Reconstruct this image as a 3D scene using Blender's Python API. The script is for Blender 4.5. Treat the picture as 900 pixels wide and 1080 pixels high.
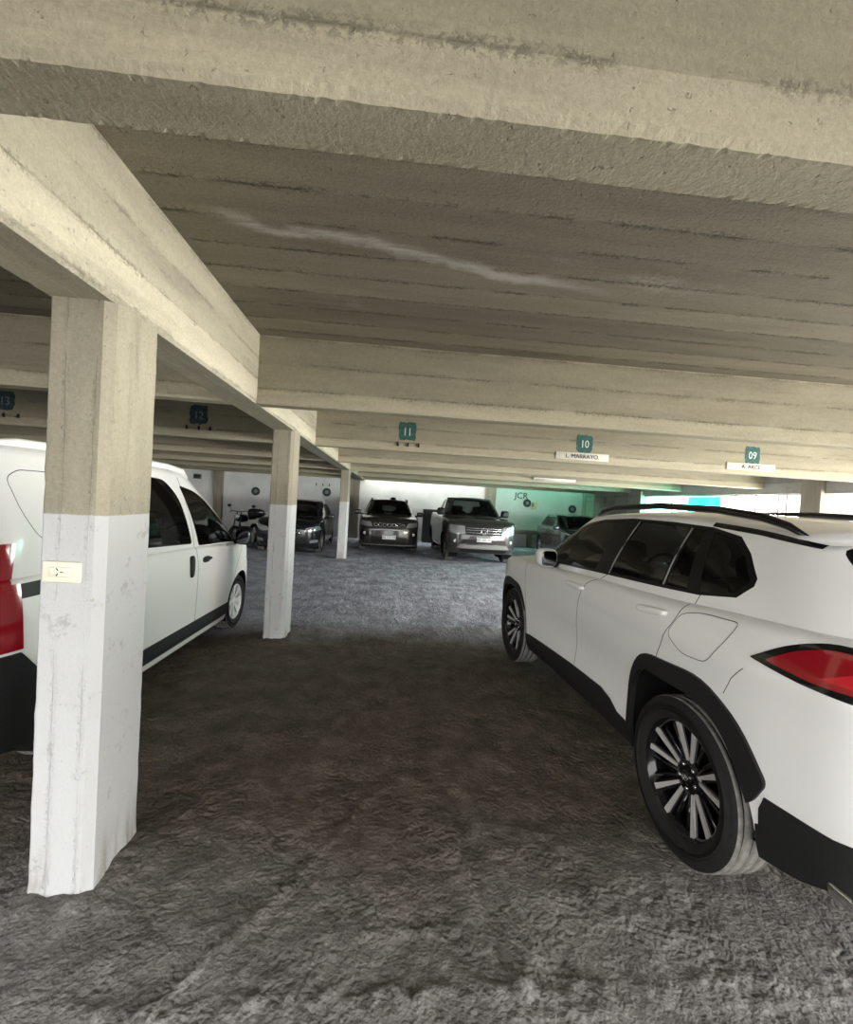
import bpy, bmesh, math, random
from mathutils import Vector, Matrix, noise
from mathutils.bvhtree import BVHTree

R = math.radians
for o in list(bpy.data.objects):
    bpy.data.objects.remove(o)
scene = bpy.context.scene
COL = scene.collection

# ------------------------------------------------------------------ camera, world, exposure
cam_d = bpy.data.cameras.new('camera')
cam = bpy.data.objects.new('camera', cam_d)
COL.objects.link(cam)
F_PX, ROLL, PITCH, YAW, CAM_H = 484.44, .0589, -.0227, .0794, 1.62
cam_d.sensor_fit = 'VERTICAL'
cam_d.sensor_height = 36.0
cam_d.lens = 36.0 * F_PX / 1080.0
cam_d.clip_start = .03
cam_d.clip_end = 300
fw = Vector((math.sin(YAW) * math.cos(PITCH), math.cos(YAW) * math.cos(PITCH), math.sin(PITCH)))
r0 = Vector((math.cos(YAW), -math.sin(YAW), 0))
u0 = r0.cross(fw)
rt = r0 * math.cos(ROLL) + u0 * math.sin(ROLL)
up = u0 * math.cos(ROLL) - r0 * math.sin(ROLL)
M = Matrix((rt, up, -fw)).transposed().to_4x4()
M.translation = (0, 0, CAM_H)
cam.matrix_world = M
scene.camera = cam

world = bpy.data.worlds.new('world')
scene.world = world
world.use_nodes = True
wn = world.node_tree.nodes
wn['Background'].inputs['Color'].default_value = (1.0, .995, .985, 1)
wn['Background'].inputs['Strength'].default_value = 3.2

def window_light(name, y0, y1, power, col):
    d = bpy.data.lights.new(name, 'AREA')
    d.shape = 'RECTANGLE'
    d.size, d.size_y = 1.5, y1 - y0
    d.energy = power
    d.color = col
    o = bpy.data.objects.new(name, d)
    COL.objects.link(o)
    o.location = (8.55, (y0 + y1) / 2, 1.95)
    o.rotation_euler = (0, R(80), 0)
    return o


# daylight through the open right side
window_light('daylight_near', -3.0, 5.4, 1150, (1.0, .975, .92))
window_light('daylight_column', 5.4, 7.8, 130, (1.0, .975, .92))
window_light('daylight_middle', 8.3, 10.7, 320, (1.0, .97, .90))
window_light('daylight_far', 10.8, 14.0, 300, (.86, 1.0, .98))

vs = scene.view_settings
vs.view_transform = 'Standard'
vs.look = 'None'
vs.gamma = 1
vs.use_curve_mapping = False
vs.exposure = 0.8
scene.cycles.max_bounces = 10
scene.cycles.diffuse_bounces = 6
scene.cycles.glossy_bounces = 4
scene.cycles.transmission_bounces = 6
scene.cycles.transparent_max_bounces = 10
scene.cycles.use_denoising = True
scene.cycles.sample_clamp_indirect = 10


# ------------------------------------------------------------------ materials
def new_mat(name):
    m = bpy.data.materials.new(name)
    m.use_nodes = True
    nt = m.node_tree
    return m, nt, nt.nodes['Principled BSDF']


class NT:
    """tiny helper to wire shader nodes"""
    def __init__(self, nt):
        self.nt = nt

    def n(self, typ, **kw):
        nd = self.nt.nodes.new(typ)
        for k, v in kw.items():
            setattr(nd, k, v)
        return nd

    def link(self, a, b):
        self.nt.links.new(a, b)

    def put(self, sock, v):
        if hasattr(v, 'is_output') or isinstance(v, bpy.types.NodeSocket):
            self.link(v, sock)
        else:
            sock.default_value = v

    def math(self, op, a, b=0.0, c=0.0, clamp=False):
        nd = self.n('ShaderNodeMath', operation=op, use_clamp=clamp)
        self.put(nd.inputs[0], a)
        self.put(nd.inputs[1], b)
        self.put(nd.inputs[2], c)
        return nd.outputs[0]

    def noise(self, vec, scale, detail=4, rough=.55, dist=0.0):
        nd = self.n('ShaderNodeTexNoise')
        self.link(vec, nd.inputs['Vector'])
        nd.inputs['Scale'].default_value = scale
        nd.inputs['Detail'].default_value = detail
        nd.inputs['Roughness'].default_value = rough
        nd.inputs['Distortion'].default_value = dist
        return nd.outputs['Fac']

    def ramp(self, fac, stops):
        nd = self.n('ShaderNodeValToRGB')
        self.link(fac, nd.inputs[0])
        els = nd.color_ramp.elements
        while len(els) < len(stops):
            els.new(.5)
        for e, (p, c) in zip(els, stops):
            e.position = p
            e.color = (c, c, c, 1) if not isinstance(c, tuple) else (*c, 1)
        return nd.outputs[0]

    def mix(self, fac, a, b, mode='MIX'):
        nd = self.n('ShaderNodeMix', data_type='RGBA', blend_type=mode)
        self.put(nd.inputs[0], fac)
        self.put(nd.inputs[6], a if not isinstance(a, tuple) else (*a, 1))
        self.put(nd.inputs[7], b if not isinstance(b, tuple) else (*b, 1))
        return nd.outputs[2]

    def smooth(self, v, lo, hi):
        nd = self.n('ShaderNodeMapRange', interpolation_type='SMOOTHSTEP')
        self.put(nd.inputs[0], v)
        nd.inputs[1].default_value = lo
        nd.inputs[2].default_value = hi
        return nd.outputs[0]

    def pos(self):
        return self.n('ShaderNodeNewGeometry').outputs['Position']

    def xyz(self, v):
        s = self.n('ShaderNodeSeparateXYZ')
        self.link(v, s.inputs[0])
        return s.outputs

    def scale_vec(self, v, s):
        nd = self.n('ShaderNodeVectorMath', operation='MULTIPLY')
        self.link(v, nd.inputs[0])
        nd.inputs[1].default_value = s
        return nd.outputs[0]

    def bump(self, h, strength, dist, normal=None):
        nd = self.n('ShaderNodeBump')
        self.link(h, nd.inputs['Height'])
        nd.inputs['Strength'].default_value = strength
        nd.inputs['Distance'].default_value = dist
        if normal is not None:
            self.link(normal, nd.inputs['Normal'])
        return nd.outputs[0]


def plain(name, col, rough=.5, metal=0.0, coat=0.0, spec=.5, speck=0.0, speck_scale=60):
    m, nt, bs = new_mat(name)
    bs.inputs['Base Color'].default_value = (*col, 1)
    bs.inputs['Roughness'].default_value = rough
    bs.inputs['Metallic'].default_value = metal
    bs.inputs['Coat Weight'].default_value = coat
    bs.inputs['Coat Roughness'].default_value = .06
    bs.inputs['Specular IOR Level'].default_value = spec
    if speck:
        h = NT(nt)
        f = h.noise(h.pos(), speck_scale, 4, .6)
        f2 = h.ramp(f, [(.35, 1 - speck), (.65, 1.0)])
        h.link(h.mix(1.0, col, f2, 'MULTIPLY'), bs.inputs['Base Color'])
    return m


def glass(name, tint, spec=1.0):
    m, nt, bs = new_mat(name)
    h = NT(nt)
    nt.nodes.remove(bs)
    tr = h.n('ShaderNodeBsdfTransparent')
    tr.inputs[0].default_value = (*tint, 1)
    gl = h.n('ShaderNodeBsdfGlossy')
    gl.inputs['Roughness'].default_value = .02
    gl.inputs['Color'].default_value = (spec, spec, spec, 1)
    fr = h.n('ShaderNodeFresnel')
    fr.inputs[0].default_value = 1.5
    mx = h.n('ShaderNodeMixShader')
    h.link(fr.outputs[0], mx.inputs[0])
    h.link(tr.outputs[0], mx.inputs[1])
    h.link(gl.outputs[0], mx.inputs[2])
    h.link(mx.outputs[0], nt.nodes['Material Output'].inputs[0])
    return m


def concrete(name, base, board_axis, board=.14, dark=.55, line=.5, bump=.5, stretch=(1, 1, 1), painted=False, stains=False):
    """board-marked raw concrete; board_axis 0/1/2 = the axis across the formwork boards"""
    m, nt, bs = new_mat(name)
    h = NT(nt)
    P = h.pos()
    X = h.xyz(P)
    Ps = h.scale_vec(P, stretch)
    big = h.noise(Ps, .9, 5, .6)
    mid = h.noise(Ps, 5.0, 6, .65)
    fine = h.noise(P, 55, 4, .7)
    wob = h.math('MULTIPLY', h.math('SUBTRACT', mid, .5), .03)
    t = h.math('FRACT', h.math('ADD', h.math('DIVIDE', h.math('ADD', X[board_axis], wob), board), 50.37))
    d = h.math('ABSOLUTE', h.math('SUBTRACT', t, .5))                 # 0 at a joint
    joint = h.math('SUBTRACT', 1.0, h.smooth(d, .0, .045))
    crust = h.math('MULTIPLY', h.math('SUBTRACT', 1.0, h.smooth(d, .0, .15)), h.smooth(h.noise(P, 60, 4, .7), .50, .58))
    brk = h.smooth(h.noise(h.scale_vec(P, (2.2, 2.2, 2.2)), 1.6, 3, .6), .38, .58)
    crumb = h.smooth(h.noise(P, 34, 3, .6), .38, .62)
    joint = h.math('MULTIPLY', h.math('MULTIPLY', joint, brk), h.math('ADD', .25, h.math('MULTIPLY', crumb, .75)))
    joint = h.math('MAXIMUM', joint, h.math('MULTIPLY', crust, brk))
    idx = h.math('FLOOR', h.math('ADD', h.math('DIVIDE', h.math('ADD', X[board_axis], wob), board), 50.37 + .5))
    wh = h.n('ShaderNodeTexWhiteNoise', noise_dimensions='1D')
    h.link(idx, wh.inputs['W'])
    tone = h.math('ADD', .86, h.math('MULTIPLY', wh.outputs['Value'], .28))
    v = h.math('MULTIPLY', h.ramp(big, [(.3, .78), (.7, 1.08)]), h.ramp(mid, [(.3, .86), (.72, 1.06)]))
    v = h.math('MULTIPLY', v, tone)
    grain = h.noise(P, 130, 3, .65)
    v = h.math('MULTIPLY', v, h.ramp(fine, [(.32, .90), (.68, 1.06)]))
    v = h.math('MULTIPLY', v, h.ramp(grain, [(.32, .92), (.68, 1.05)]))
    blot = h.smooth(h.noise(Ps, 2.6, 6, .72), .52, .72)
    v = h.math('MULTIPLY', v, h.math('SUBTRACT', 1.0, h.math('MULTIPLY', blot, .20)))
    col = h.mix(1.0, base, v, 'MULTIPLY')
    dk = tuple(c * dark for c in base)
    col = h.mix(h.math('MULTIPLY', joint, line), col, dk)
    pit = h.math('SUBTRACT', 1.0, h.smooth(h.noise(P, 40, 3, .6), .27, .34))
    col = h.mix(h.math('MULTIPLY', pit, .5), col, dk)
    if stains:                                                        # lime streak along a crack and a few pale blooms on the slab
        wig = h.math('MULTIPLY', h.math('SUBTRACT', h.noise(P, 2.2, 5, .6), .5), .30)
        yy = h.math('ADD', X[1], wig)
        ln = h.math('ADD', h.math('MULTIPLY', X[0], .18), 2.30)
        dist = h.math('ABSOLUTE', h.math('SUBTRACT', yy, ln))
        st = h.math('SUBTRACT', 1.0, h.smooth(dist, .0, .07))
        rng = h.math('MULTIPLY', h.smooth(X[0], -.95, -.6), h.math('SUBTRACT', 1.0, h.smooth(X[0], .5, 1.3)))
        st = h.math('MULTIPLY', h.math('MULTIPLY', st, rng), h.smooth(mid, .3, .6))
        bl = h.math('MULTIPLY', h.smooth(h.noise(P, 1.1, 4, .6), .6, .78), h.smooth(fine, .35, .6))
        st = h.math('MAXIMUM', h.math('MULTIPLY', st, .75), h.math('MULTIPLY', bl, .5))
        col = h.mix(st, col, (.62, .60, .55))
    hh = h.math('ADD', h.math('MULTIPLY', mid, .35), h.math('MULTIPLY', fine, .30))
    hh = h.math('ADD', hh, h.math('MULTIPLY', grain, .10))
    hh = h.math('SUBTRACT', hh, h.math('MULTIPLY', pit, .5))
    hh = h.math('ADD', hh, h.math('MULTIPLY', joint, .9))
    hh = h.math('ADD', hh, h.math('MULTIPLY', wh.outputs['Value'], .25))
    if painted:                                                       # limewash on the lower part
        edge = h.math('ADD', X[2], h.math('MULTIPLY', h.math('SUBTRACT', fine, .5), .012))
        pm = h.math('SUBTRACT', 1.0, h.smooth(edge, 1.488, 1.494))
        grime = h.math('MULTIPLY', h.smooth(h.noise(P, 9, 7, .75), .57, .68), .55)
        low = h.math('MULTIPLY', h.math('SUBTRACT', 1.0, h.smooth(X[2], .0, .28)), h.smooth(mid, .42, .62))
        pc = h.mix(grime, (.52, .525, .525), (.27, .265, .255))
        pc = h.mix(h.math('MULTIPLY', low, .75), pc, (.25, .22, .19))
        pc = h.mix(h.math('MULTIPLY', joint, .35), pc, (.40, .40, .40))
        chip = h.math('SUBTRACT', 1.0, h.smooth(h.noise(P, 22, 5, .75), .30, .34))
        pm2 = h.math('MULTIPLY', pm, h.math('SUBTRACT', 1.0, h.math('MULTIPLY', chip, .7)))
        col = h.mix(pm2, col, pc)
    h.link(col, bs.inputs['Base Color'])
    bs.inputs['Roughness'].default_value = .92
    bs.inputs['Specular IOR Level'].default_value = .2
    h.link(h.bump(hh, bump, .02), bs.inputs['Normal'])
    return m


def soil_mat():
    m, nt, bs = new_mat('packed_soil')
    h = NT(nt)
    P = h.pos()
    X = h.xyz(P)
    big = h.noise(P, .8, 5, .6)
    mid = h.noise(P, 4.5, 6, .68, .3)
    fine = h.noise(P, 38, 5, .72)
    grit = h.noise(P, 120, 3, .6)
    # brown soil between the first and second columns, darkened for the car's shade; beyond and before it pale grey dust with daylight painted in, bluish at the far end
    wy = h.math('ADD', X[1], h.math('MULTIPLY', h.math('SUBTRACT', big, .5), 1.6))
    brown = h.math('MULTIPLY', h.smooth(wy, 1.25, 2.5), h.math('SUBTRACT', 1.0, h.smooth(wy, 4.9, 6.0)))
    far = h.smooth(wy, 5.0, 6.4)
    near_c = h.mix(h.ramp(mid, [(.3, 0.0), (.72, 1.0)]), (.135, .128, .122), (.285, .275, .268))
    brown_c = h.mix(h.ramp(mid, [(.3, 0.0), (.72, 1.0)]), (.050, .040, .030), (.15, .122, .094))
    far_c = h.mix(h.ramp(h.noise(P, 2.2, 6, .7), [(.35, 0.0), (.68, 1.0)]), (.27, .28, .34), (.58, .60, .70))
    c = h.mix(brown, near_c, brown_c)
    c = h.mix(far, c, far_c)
    clod = h.n('ShaderNodeTexVoronoi', feature='SMOOTH_F1')
    warp = h.n('ShaderNodeVectorMath', operation='ADD')
    nz = h.n('ShaderNodeTexNoise')
    h.link(P, nz.inputs['Vector'])
    nz.inputs['Scale'].default_value = 9
    nz.inputs['Detail'].default_value = 4
    h.link(P, warp.inputs[0])
    h.link(h.scale_vec(nz.outputs['Color'], (.12, .12, .12)), warp.inputs[1])
    h.link(warp.outputs[0], clod.inputs['Vector'])
    clod.inputs['Scale'].default_value = 30
    clod.inputs['Smoothness'].default_value = .6
    clod.inputs['Randomness'].default_value = 1.0
    cl = h.math('MULTIPLY', clod.outputs['Distance'], h.smooth(h.noise(P, 2.6, 4, .6), .40, .66))
    dust = h.noise(h.scale_vec(P, (1.0, .45, 1.0)), 11, 6, .74)
    c = h.mix(1.0, c, h.ramp(dust, [(.34, .80), (.66, 1.16)]), 'MULTIPLY')
    c = h.mix(1.0, c, h.ramp(fine, [(.32, .70), (.68, 1.22)]), 'MULTIPLY')
    c = h.mix(1.0, c, h.ramp(grit, [(.32, .82), (.68, 1.15)]), 'MULTIPLY')
    h.link(c, bs.inputs['Base Color'])
    bs.inputs['Roughness'].default_value = .8
    bs.inputs['Specular IOR Level'].default_value = .3
    hh = h.math('SUBTRACT', h.math('MULTIPLY', h.noise(P, 9, 3, .5), .6), h.math('MULTIPLY', cl, .6))
    hh = h.math('ADD', hh, h.math('MULTIPLY', h.noise(P, 58, 2, .5), .34))
    hh = h.math('ADD', hh, h.math('MULTIPLY', grit, .10))
    h.link(h.bump(hh, 1.0, .032), bs.inputs['Normal'])
    return m


def wall_mat():
    m, nt, bs = new_mat('white_limewash')
    h = NT(nt)
    P = h.pos()
    X = h.xyz(P)
    a = h.noise(P, 1.3, 5, .6)
    b = h.noise(P, 14, 4, .6)
    c = h.mix(h.ramp(a, [(.35, 0.0), (.7, 1.0)]), (.74, .74, .725), (.88, .88, .86))
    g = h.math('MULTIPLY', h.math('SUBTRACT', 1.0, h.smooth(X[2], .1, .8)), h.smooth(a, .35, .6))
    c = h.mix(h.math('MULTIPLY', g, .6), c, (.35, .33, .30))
    h.link(c, bs.inputs['Base Color'])
    bs.inputs['Roughness'].default_value = .9
    h.link(h.bump(b, .25, .01), bs.inputs['Normal'])
    return m


CONC = (.43, .392, .285)
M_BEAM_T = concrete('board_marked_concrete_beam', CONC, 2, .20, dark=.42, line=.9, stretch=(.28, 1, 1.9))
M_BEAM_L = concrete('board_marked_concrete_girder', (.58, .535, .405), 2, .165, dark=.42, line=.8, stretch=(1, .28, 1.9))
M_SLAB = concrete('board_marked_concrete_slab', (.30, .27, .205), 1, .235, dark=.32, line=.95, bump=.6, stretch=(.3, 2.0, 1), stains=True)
M_COLM = concrete('limewashed_concrete', (.42, .385, .29), 0, .105, line=.5, stretch=(2.2, 2.2, .35), painted=True)
M_COLW = concrete('raw_concrete_pier', (.40, .36, .29), 0, .12, line=.3, stretch=(2, 2, .4))
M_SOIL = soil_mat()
M_WALL = wall_mat()
M_PARA = concrete('parapet_concrete', (.45, .43, .38), 2, .2)

PAINT_W = plain('white_car_paint', (.80, .80, .785), .28, 0, .7)
PAINT_V = plain('white_van_paint', (.80, .80, .78), .38, 0, .4)
PAINT_G = plain('dark_grey_metallic_paint', (.045, .040, .034), .30, .4, .8)
PAINT_P = plain('grey_metallic_paint', (.055, .053, .052), .28, .4, .8)
PAINT_B = plain('black_car_paint', (.012, .014, .018), .2, 0, .8)
PAINT_D = plain('dark_blue_grey_paint', (.03, .04, .045), .22, .2, .8)
BLK = plain('black_plastic', (.010, .010, .011), .5, spec=.35, speck=.3)
BLKG = plain('gloss_black', (.006, .006, .007), .12)
BLKT = plain('black_window_trim', (.006, .006, .007), .35, spec=.2)
MIRR = plain('mirror_glass_surface', (.16, .17, .18), .05, 1.0)
CLAD = plain('charcoal_cladding_plastic', (.013, .013, .0135), .55, spec=.3, speck=.25)
INNER = plain('dark_inner_panel', (.008, .008, .008), .9, spec=.1)
SEAM = plain('panel_gap', (.012, .012, .012), .9, spec=.1)
RUB = plain('tyre_rubber', (.014, .0135, .013), .75, spec=.3, speck=.35, speck_scale=25)
RUBD = plain('dusty_tyre_tread', (.24, .23, .21), .9, speck=.4, speck_scale=30)
SILV = plain('machined_alloy', (.60, .59, .57), .3, .35)
SILP = plain('silver_plastic', (.62, .62, .61), .35, .3)
CHR = plain('chrome', (.75, .75, .75), .12, 1.0)
REDL = plain('red_lamp_lens', (.26, .004, .010), .12, 0, .6)
REDB = plain('bright_red_lamp_lens', (.50, .012, .022), .15, 0, .6)
REDD = plain('dark_red_lamp_lens', (.10, .004, .008), .1, 0, .6)
LAMP = plain('clear_lamp_lens', (.34, .35, .36), .1, .3, .8)
GL_DK = glass('privacy_glass', (.18, .19, .19), .45)
GL_MD = glass('window_glass', (.30, .32, .32))
GL_WS = glass('windscreen_glass', (.35, .37, .37))
SEAT = plain('seat_fabric', (.018, .018, .02), .8)
PLATE = plain('plate_white', (.75, .76, .76), .4)
INK = plain('dark_lettering', (.03, .03, .035), .6)
TEAL = plain('teal_painted_patch', (.045, .14, .12), .85, speck=.45, speck_scale=18)
NUMW = plain('pale_stencil_paint', (.62, .70, .66), .8)
TEALF = plain('shaded_blue_patch', (.045, .085, .095), .85, speck=.5, speck_scale=18)  # darker copy of the teal patch, bay shade put into its colour
NUMF = plain('shaded_stencil_paint', (.26, .30, .31), .85, speck=.4, speck_scale=30)  # number paint darkened likewise for the shaded left bay
BOARD = plain('cream_sign_board', (.66, .64, .55), .6, speck=.15)
OUTLET = plain('ivory_plastic', (.74, .72, .58), .4)
HOLE = plain('dark_hole', (.01, .01, .01), .9)
DISC = plain('dark_green_disc', (.035, .055, .05), .6)
DISCC = plain('grey_disc_centre', (.25, .28, .27), .6)
YEL = plain('yellow_sticker', (.62, .55, .25), .6)
STEEL = plain('dark_painted_steel', (.03, .035, .035), .5)
GREYM = plain('grey_painted_metal', (.22, .22, .215), .55, speck=.2)
ALU = plain('window_frame_paint', (.55, .56, .54), .5)
LAMPB = plain('lamp_housing_white', (.75, .75, .70), .4)


# ------------------------------------------------------------------ mesh helpers
def link(o, parent=None):
    COL.objects.link(o)
    if parent is not None:
        o.parent = parent
    return o


def empty(name, loc=(0, 0, 0), rz=0.0, parent=None):
    o = bpy.data.objects.new(name, None)
    o.empty_display_size = .1
    o.location = loc
    o.rotation_euler = (0, 0, rz)
    return link(o, parent)


def tag(o, label=None, cat=None, group=None, kind=None):
    if label:
        o['label'] = label
    if cat:
        o['category'] = cat
    if group:
        o['group'] = group
    if kind:
        o['kind'] = kind
    return o


class MB:
    """collects shapes into one mesh"""
    def __init__(self):
        self.bm = bmesh.new()

    def _fin(self, verts, mi, smooth=False, mat=None):
        fs = set()
        for v in verts:
            fs.update(v.link_faces)
        for f in fs:
            f.material_index = mi
            f.smooth = smooth
        if mat is not None:
            bmesh.ops.transform(self.bm, matrix=mat, verts=verts)
        return verts

    def box(self, c, s, bevel=0.0, mi=0, rot=None, seg=2):
        r = bmesh.ops.create_cube(self.bm, size=1.0)
        vs_ = r['verts']
        for v in vs_:
            v.co = Vector((v.co.x * s[0], v.co.y * s[1], v.co.z * s[2]))
        if bevel:
            es = set()
            for v in vs_:
                es.update(v.link_edges)
            before = set(self.bm.verts) - set(vs_)
            bmesh.ops.bevel(self.bm, geom=list(es), offset=bevel, segments=seg, profile=.5, affect='EDGES')
            vs_ = [v for v in self.bm.verts if v not in before]
        mt = Matrix.Translation(c)
        if rot is not None:
            mt = mt @ rot
        return self._fin(vs_, mi, bool(bevel), mt)

    def se(self, c, rad, e1=.5, e2=.5, mi=0, rot=None, nu=20, nv=12):
        """superellipsoid: e=1 round, small = boxy"""
        def sg(w, e):
            return math.copysign(abs(w) ** e, w)
        bm = self.bm
        rows = []
        for j in range(nv + 1):
            ph = -math.pi / 2 + math.pi * j / nv
            if j in (0, nv):
                rows.append([bm.verts.new((0, 0, rad[2] * (-1 if j == 0 else 1)))])
                continue
            rows.append([bm.verts.new((rad[0] * sg(math.cos(ph), e1) * sg(math.cos(2 * math.pi * i / nu), e2),
                                       rad[1] * sg(math.cos(ph), e1) * sg(math.sin(2 * math.pi * i / nu), e2),
                                       rad[2] * sg(math.sin(ph), e1))) for i in range(nu)])
        for j in range(nv):
            a, b = rows[j], rows[j + 1]
            for i in range(nu):
                k = (i + 1) % nu
                if len(a) == 1:
                    bm.faces.new((a[0], b[k], b[i]))
                elif len(b) == 1:
                    bm.faces.new((a[i], a[k], b[0]))
                else:
                    bm.faces.new((a[i], a[k], b[k], b[i]))
        vs_ = [v for r in rows for v in r]
        mt = Matrix.Translation(c)
        if rot is not None:
            mt = mt @ rot
        return self._fin(vs_, mi, True, mt)

    def tube(self, pts, r, mi=0, seg=8, cap=True):
        bm = self.bm
        pts = [Vector(p) for p in pts]
        rr = r if isinstance(r, (list, tuple)) else [r] * len(pts)
        rings = []
        for i, p in enumerate(pts):
            t = (pts[min(i + 1, len(pts) - 1)] - pts[max(i - 1, 0)]).normalized()
            a = Vector((0, 0, 1)) if abs(t.z) < .9 else Vector((1, 0, 0))
            u = t.cross(a).normalized()
            w = u.cross(t).normalized()
            rings.append([bm.verts.new(p + (u * math.cos(2 * math.pi * k / seg) + w * math.sin(2 * math.pi * k / seg)) * rr[i]) for k in range(seg)])
        for a, b in zip(rings, rings[1:]):
            for k in range(seg):
                bm.faces.new((a[k], a[(k + 1) % seg], b[(k + 1) % seg], b[k]))
        if cap:
            bm.faces.new(rings[0][::-1])
            bm.faces.new(rings[-1])
        return self._fin([v for g in rings for v in g], mi, True)

    def lathe(self, prof, axis='X', c=(0, 0, 0), seg=48, mi=0, closed=False, smooth=True):
        """prof: list of (along axis, radius)"""
        bm = self.bm
        rings = []
        for (a, r) in prof:
            ring = []
            for k in range(seg):
                t = 2 * math.pi * k / seg
                if axis == 'X':
                    p = (a, r * math.cos(t), r * math.sin(t))
                elif axis == 'Y':
                    p = (r * math.sin(t), a, r * math.cos(t))
                else:
                    p = (r * math.cos(t), r * math.sin(t), a)
                ring.append(bm.verts.new(Vector(p) + Vector(c)))
            rings.append(ring)
        prs = list(zip(rings, rings[1:]))
        if closed:
            prs.append((rings[-1], rings[0]))
        for a, b in prs:
            for k in range(seg):
                bm.faces.new((a[k], a[(k + 1) % seg], b[(k + 1) % seg], b[k]))
        return self._fin([v for g in rings for v in g], mi, smooth)

    def prism(self, poly, z0, z1, mi=0, mat=None, smooth=False):
        bm = self.bm
        a = [bm.verts.new((p[0], p[1], z0)) for p in poly]
        b = [bm.verts.new((p[0], p[1], z1)) for p in poly]
        n = len(poly)
        bm.faces.new(a[::-1])
        bm.faces.new(b)
        for i in range(n):
            bm.faces.new((a[i], a[(i + 1) % n], b[(i + 1) % n], b[i]))
        return self._fin(a + b, mi, smooth, mat)

    def build(self, name, mats, parent=None, fix=True):
        if fix:
            bmesh.ops.recalc_face_normals(self.bm, faces=self.bm.faces)
        me = bpy.data.meshes.new(name)
        self.bm.to_mesh(me)
        self.bm.free()
        for m in (mats if isinstance(mats, (list, tuple)) else [mats]):
            me.materials.append(m)
        return link(bpy.data.objects.new(name, me), parent)


def text_mesh(txt, size, depth, M4, name, mat, parent=None, shear=0.0):
    cu = bpy.data.curves.new('lettering', 'FONT')
    cu.body = txt
    cu.size = size
    cu.extrude = depth
    cu.align_x = 'CENTER'
    cu.align_y = 'CENTER'
    cu.resolution_u = 3
    tmp = bpy.data.objects.new('lettering_source', cu)
    COL.objects.link(tmp)
    dg = bpy.context.evaluated_depsgraph_get()
    me = bpy.data.meshes.new_from_object(tmp.evaluated_get(dg))
    bpy.data.objects.remove(tmp)
    bpy.data.curves.remove(cu)
    me.transform(M4)
    me.materials.clear()
    me.materials.append(mat)
    return link(bpy.data.objects.new(name, me), parent)


FACE_NY = Matrix.Rotation(R(90), 4, 'X')          # text in XY -> reads when looking along +Y


def spline(pts, n):
    """open Catmull-Rom on chord length, n samples per segment; pts any dimension"""
    P = [Vector(p) for p in pts]
    k = [0.0]
    for a, b in zip(P, P[1:]):
        k.append(k[-1] + max((b - a).length, 1e-6))
    T = []
    for i in range(len(P)):
        if i == 0:
            T.append((P[1] - P[0]) / (k[1] - k[0]))
        elif i == len(P) - 1:
            T.append((P[-1] - P[-2]) / (k[-1] - k[-2]))
        else:
            h0, h1 = k[i] - k[i - 1], k[i + 1] - k[i]
            T.append(((P[i] - P[i - 1]) / h0 * h1 + (P[i + 1] - P[i]) / h1 * h0) / (h0 + h1))
    out = []
    for i in range(len(P) - 1):
        h = k[i + 1] - k[i]
        for j in range(n):
            t = j / n
            a = 2 * t ** 3 - 3 * t * t + 1
            b = t ** 3 - 2 * t * t + t
            c = -2 * t ** 3 + 3 * t * t
            d = t ** 3 - t * t
            out.append(P[i] * a + T[i] * (h * b) + P[i + 1] * c + T[i + 1] * (h * d))
    out.append(P[-1].copy())
    return out


def half_spline(pts, n):
    """spline of a half outline (y, x[, z]) that starts and ends on x = 0, square to the centre line"""
    a = list(pts[1])
    a[1] = -a[1]
    b = list(pts[-2])
    b[1] = -b[1]
    s = spline([tuple(a)] + list(pts) + [tuple(b)], n)
    return s[n:-n]


def curve1(keys):
    """smooth function through (t, value) keys"""
    ks = sorted(keys)
    ts = [k[0] for k in ks]
    vs_ = [k[1] for k in ks]
    n = len(ks)
    d = [(vs_[i + 1] - vs_[i]) / (ts[i + 1] - ts[i]) for i in range(n - 1)]
    m = [d[0]] + [0 if d[i - 1] * d[i] <= 0 else 2 * d[i - 1] * d[i] / (d[i - 1] + d[i]) for i in range(1, n - 1)] + [d[-1]]

    def f(t):
        if t <= ts[0]:
            return vs_[0]
        if t >= ts[-1]:
            return vs_[-1]
        i = 0
        while t > ts[i + 1]:
            i += 1
        h = ts[i + 1] - ts[i]
        s = (t - ts[i]) / h
        return (vs_[i] * (2 * s ** 3 - 3 * s * s + 1) + m[i] * h * (s ** 3 - 2 * s * s + s)
                + vs_[i + 1] * (-2 * s ** 3 + 3 * s * s) + m[i + 1] * h * (s ** 3 - s * s))
    return f


def rounded(poly, r, n=4):
    out = []
    N = len(poly)
    for i, p in enumerate(poly):
        p = Vector(p)
        a = Vector(poly[i - 1])
        b = Vector(poly[(i + 1) % N])
        rr = r[i] if isinstance(r, (list, tuple)) else r
        da, db = (a - p), (b - p)
        q = min(rr, da.length * .45, db.length * .45)
        if q < 1e-4:
            out.append(tuple(p))
            continue
        s, e = p + da.normalized() * q, p + db.normalized() * q
        for k in range(n + 1):
            t = k / n
            out.append(tuple(s * (1 - t) ** 2 + p * 2 * t * (1 - t) + e * t * t))
    return out


def arc_poly(cy, cz, r, z0, n=20, sq=1.0):
    """wheel-arch outline: circle closed by a flat at z0"""
    out = []
    a0 = math.asin(max(-1, min(1, (z0 - cz) / r)))
    for k in range(n + 1):
        a = a0 + (math.pi - 2 * a0) * k / n
        ca, sa = math.cos(a), math.sin(a)
        out.append((cy + math.copysign(abs(ca) ** sq, ca) * r, cz + math.copysign(abs(sa) ** sq, sa) * r))
    return out


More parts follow.
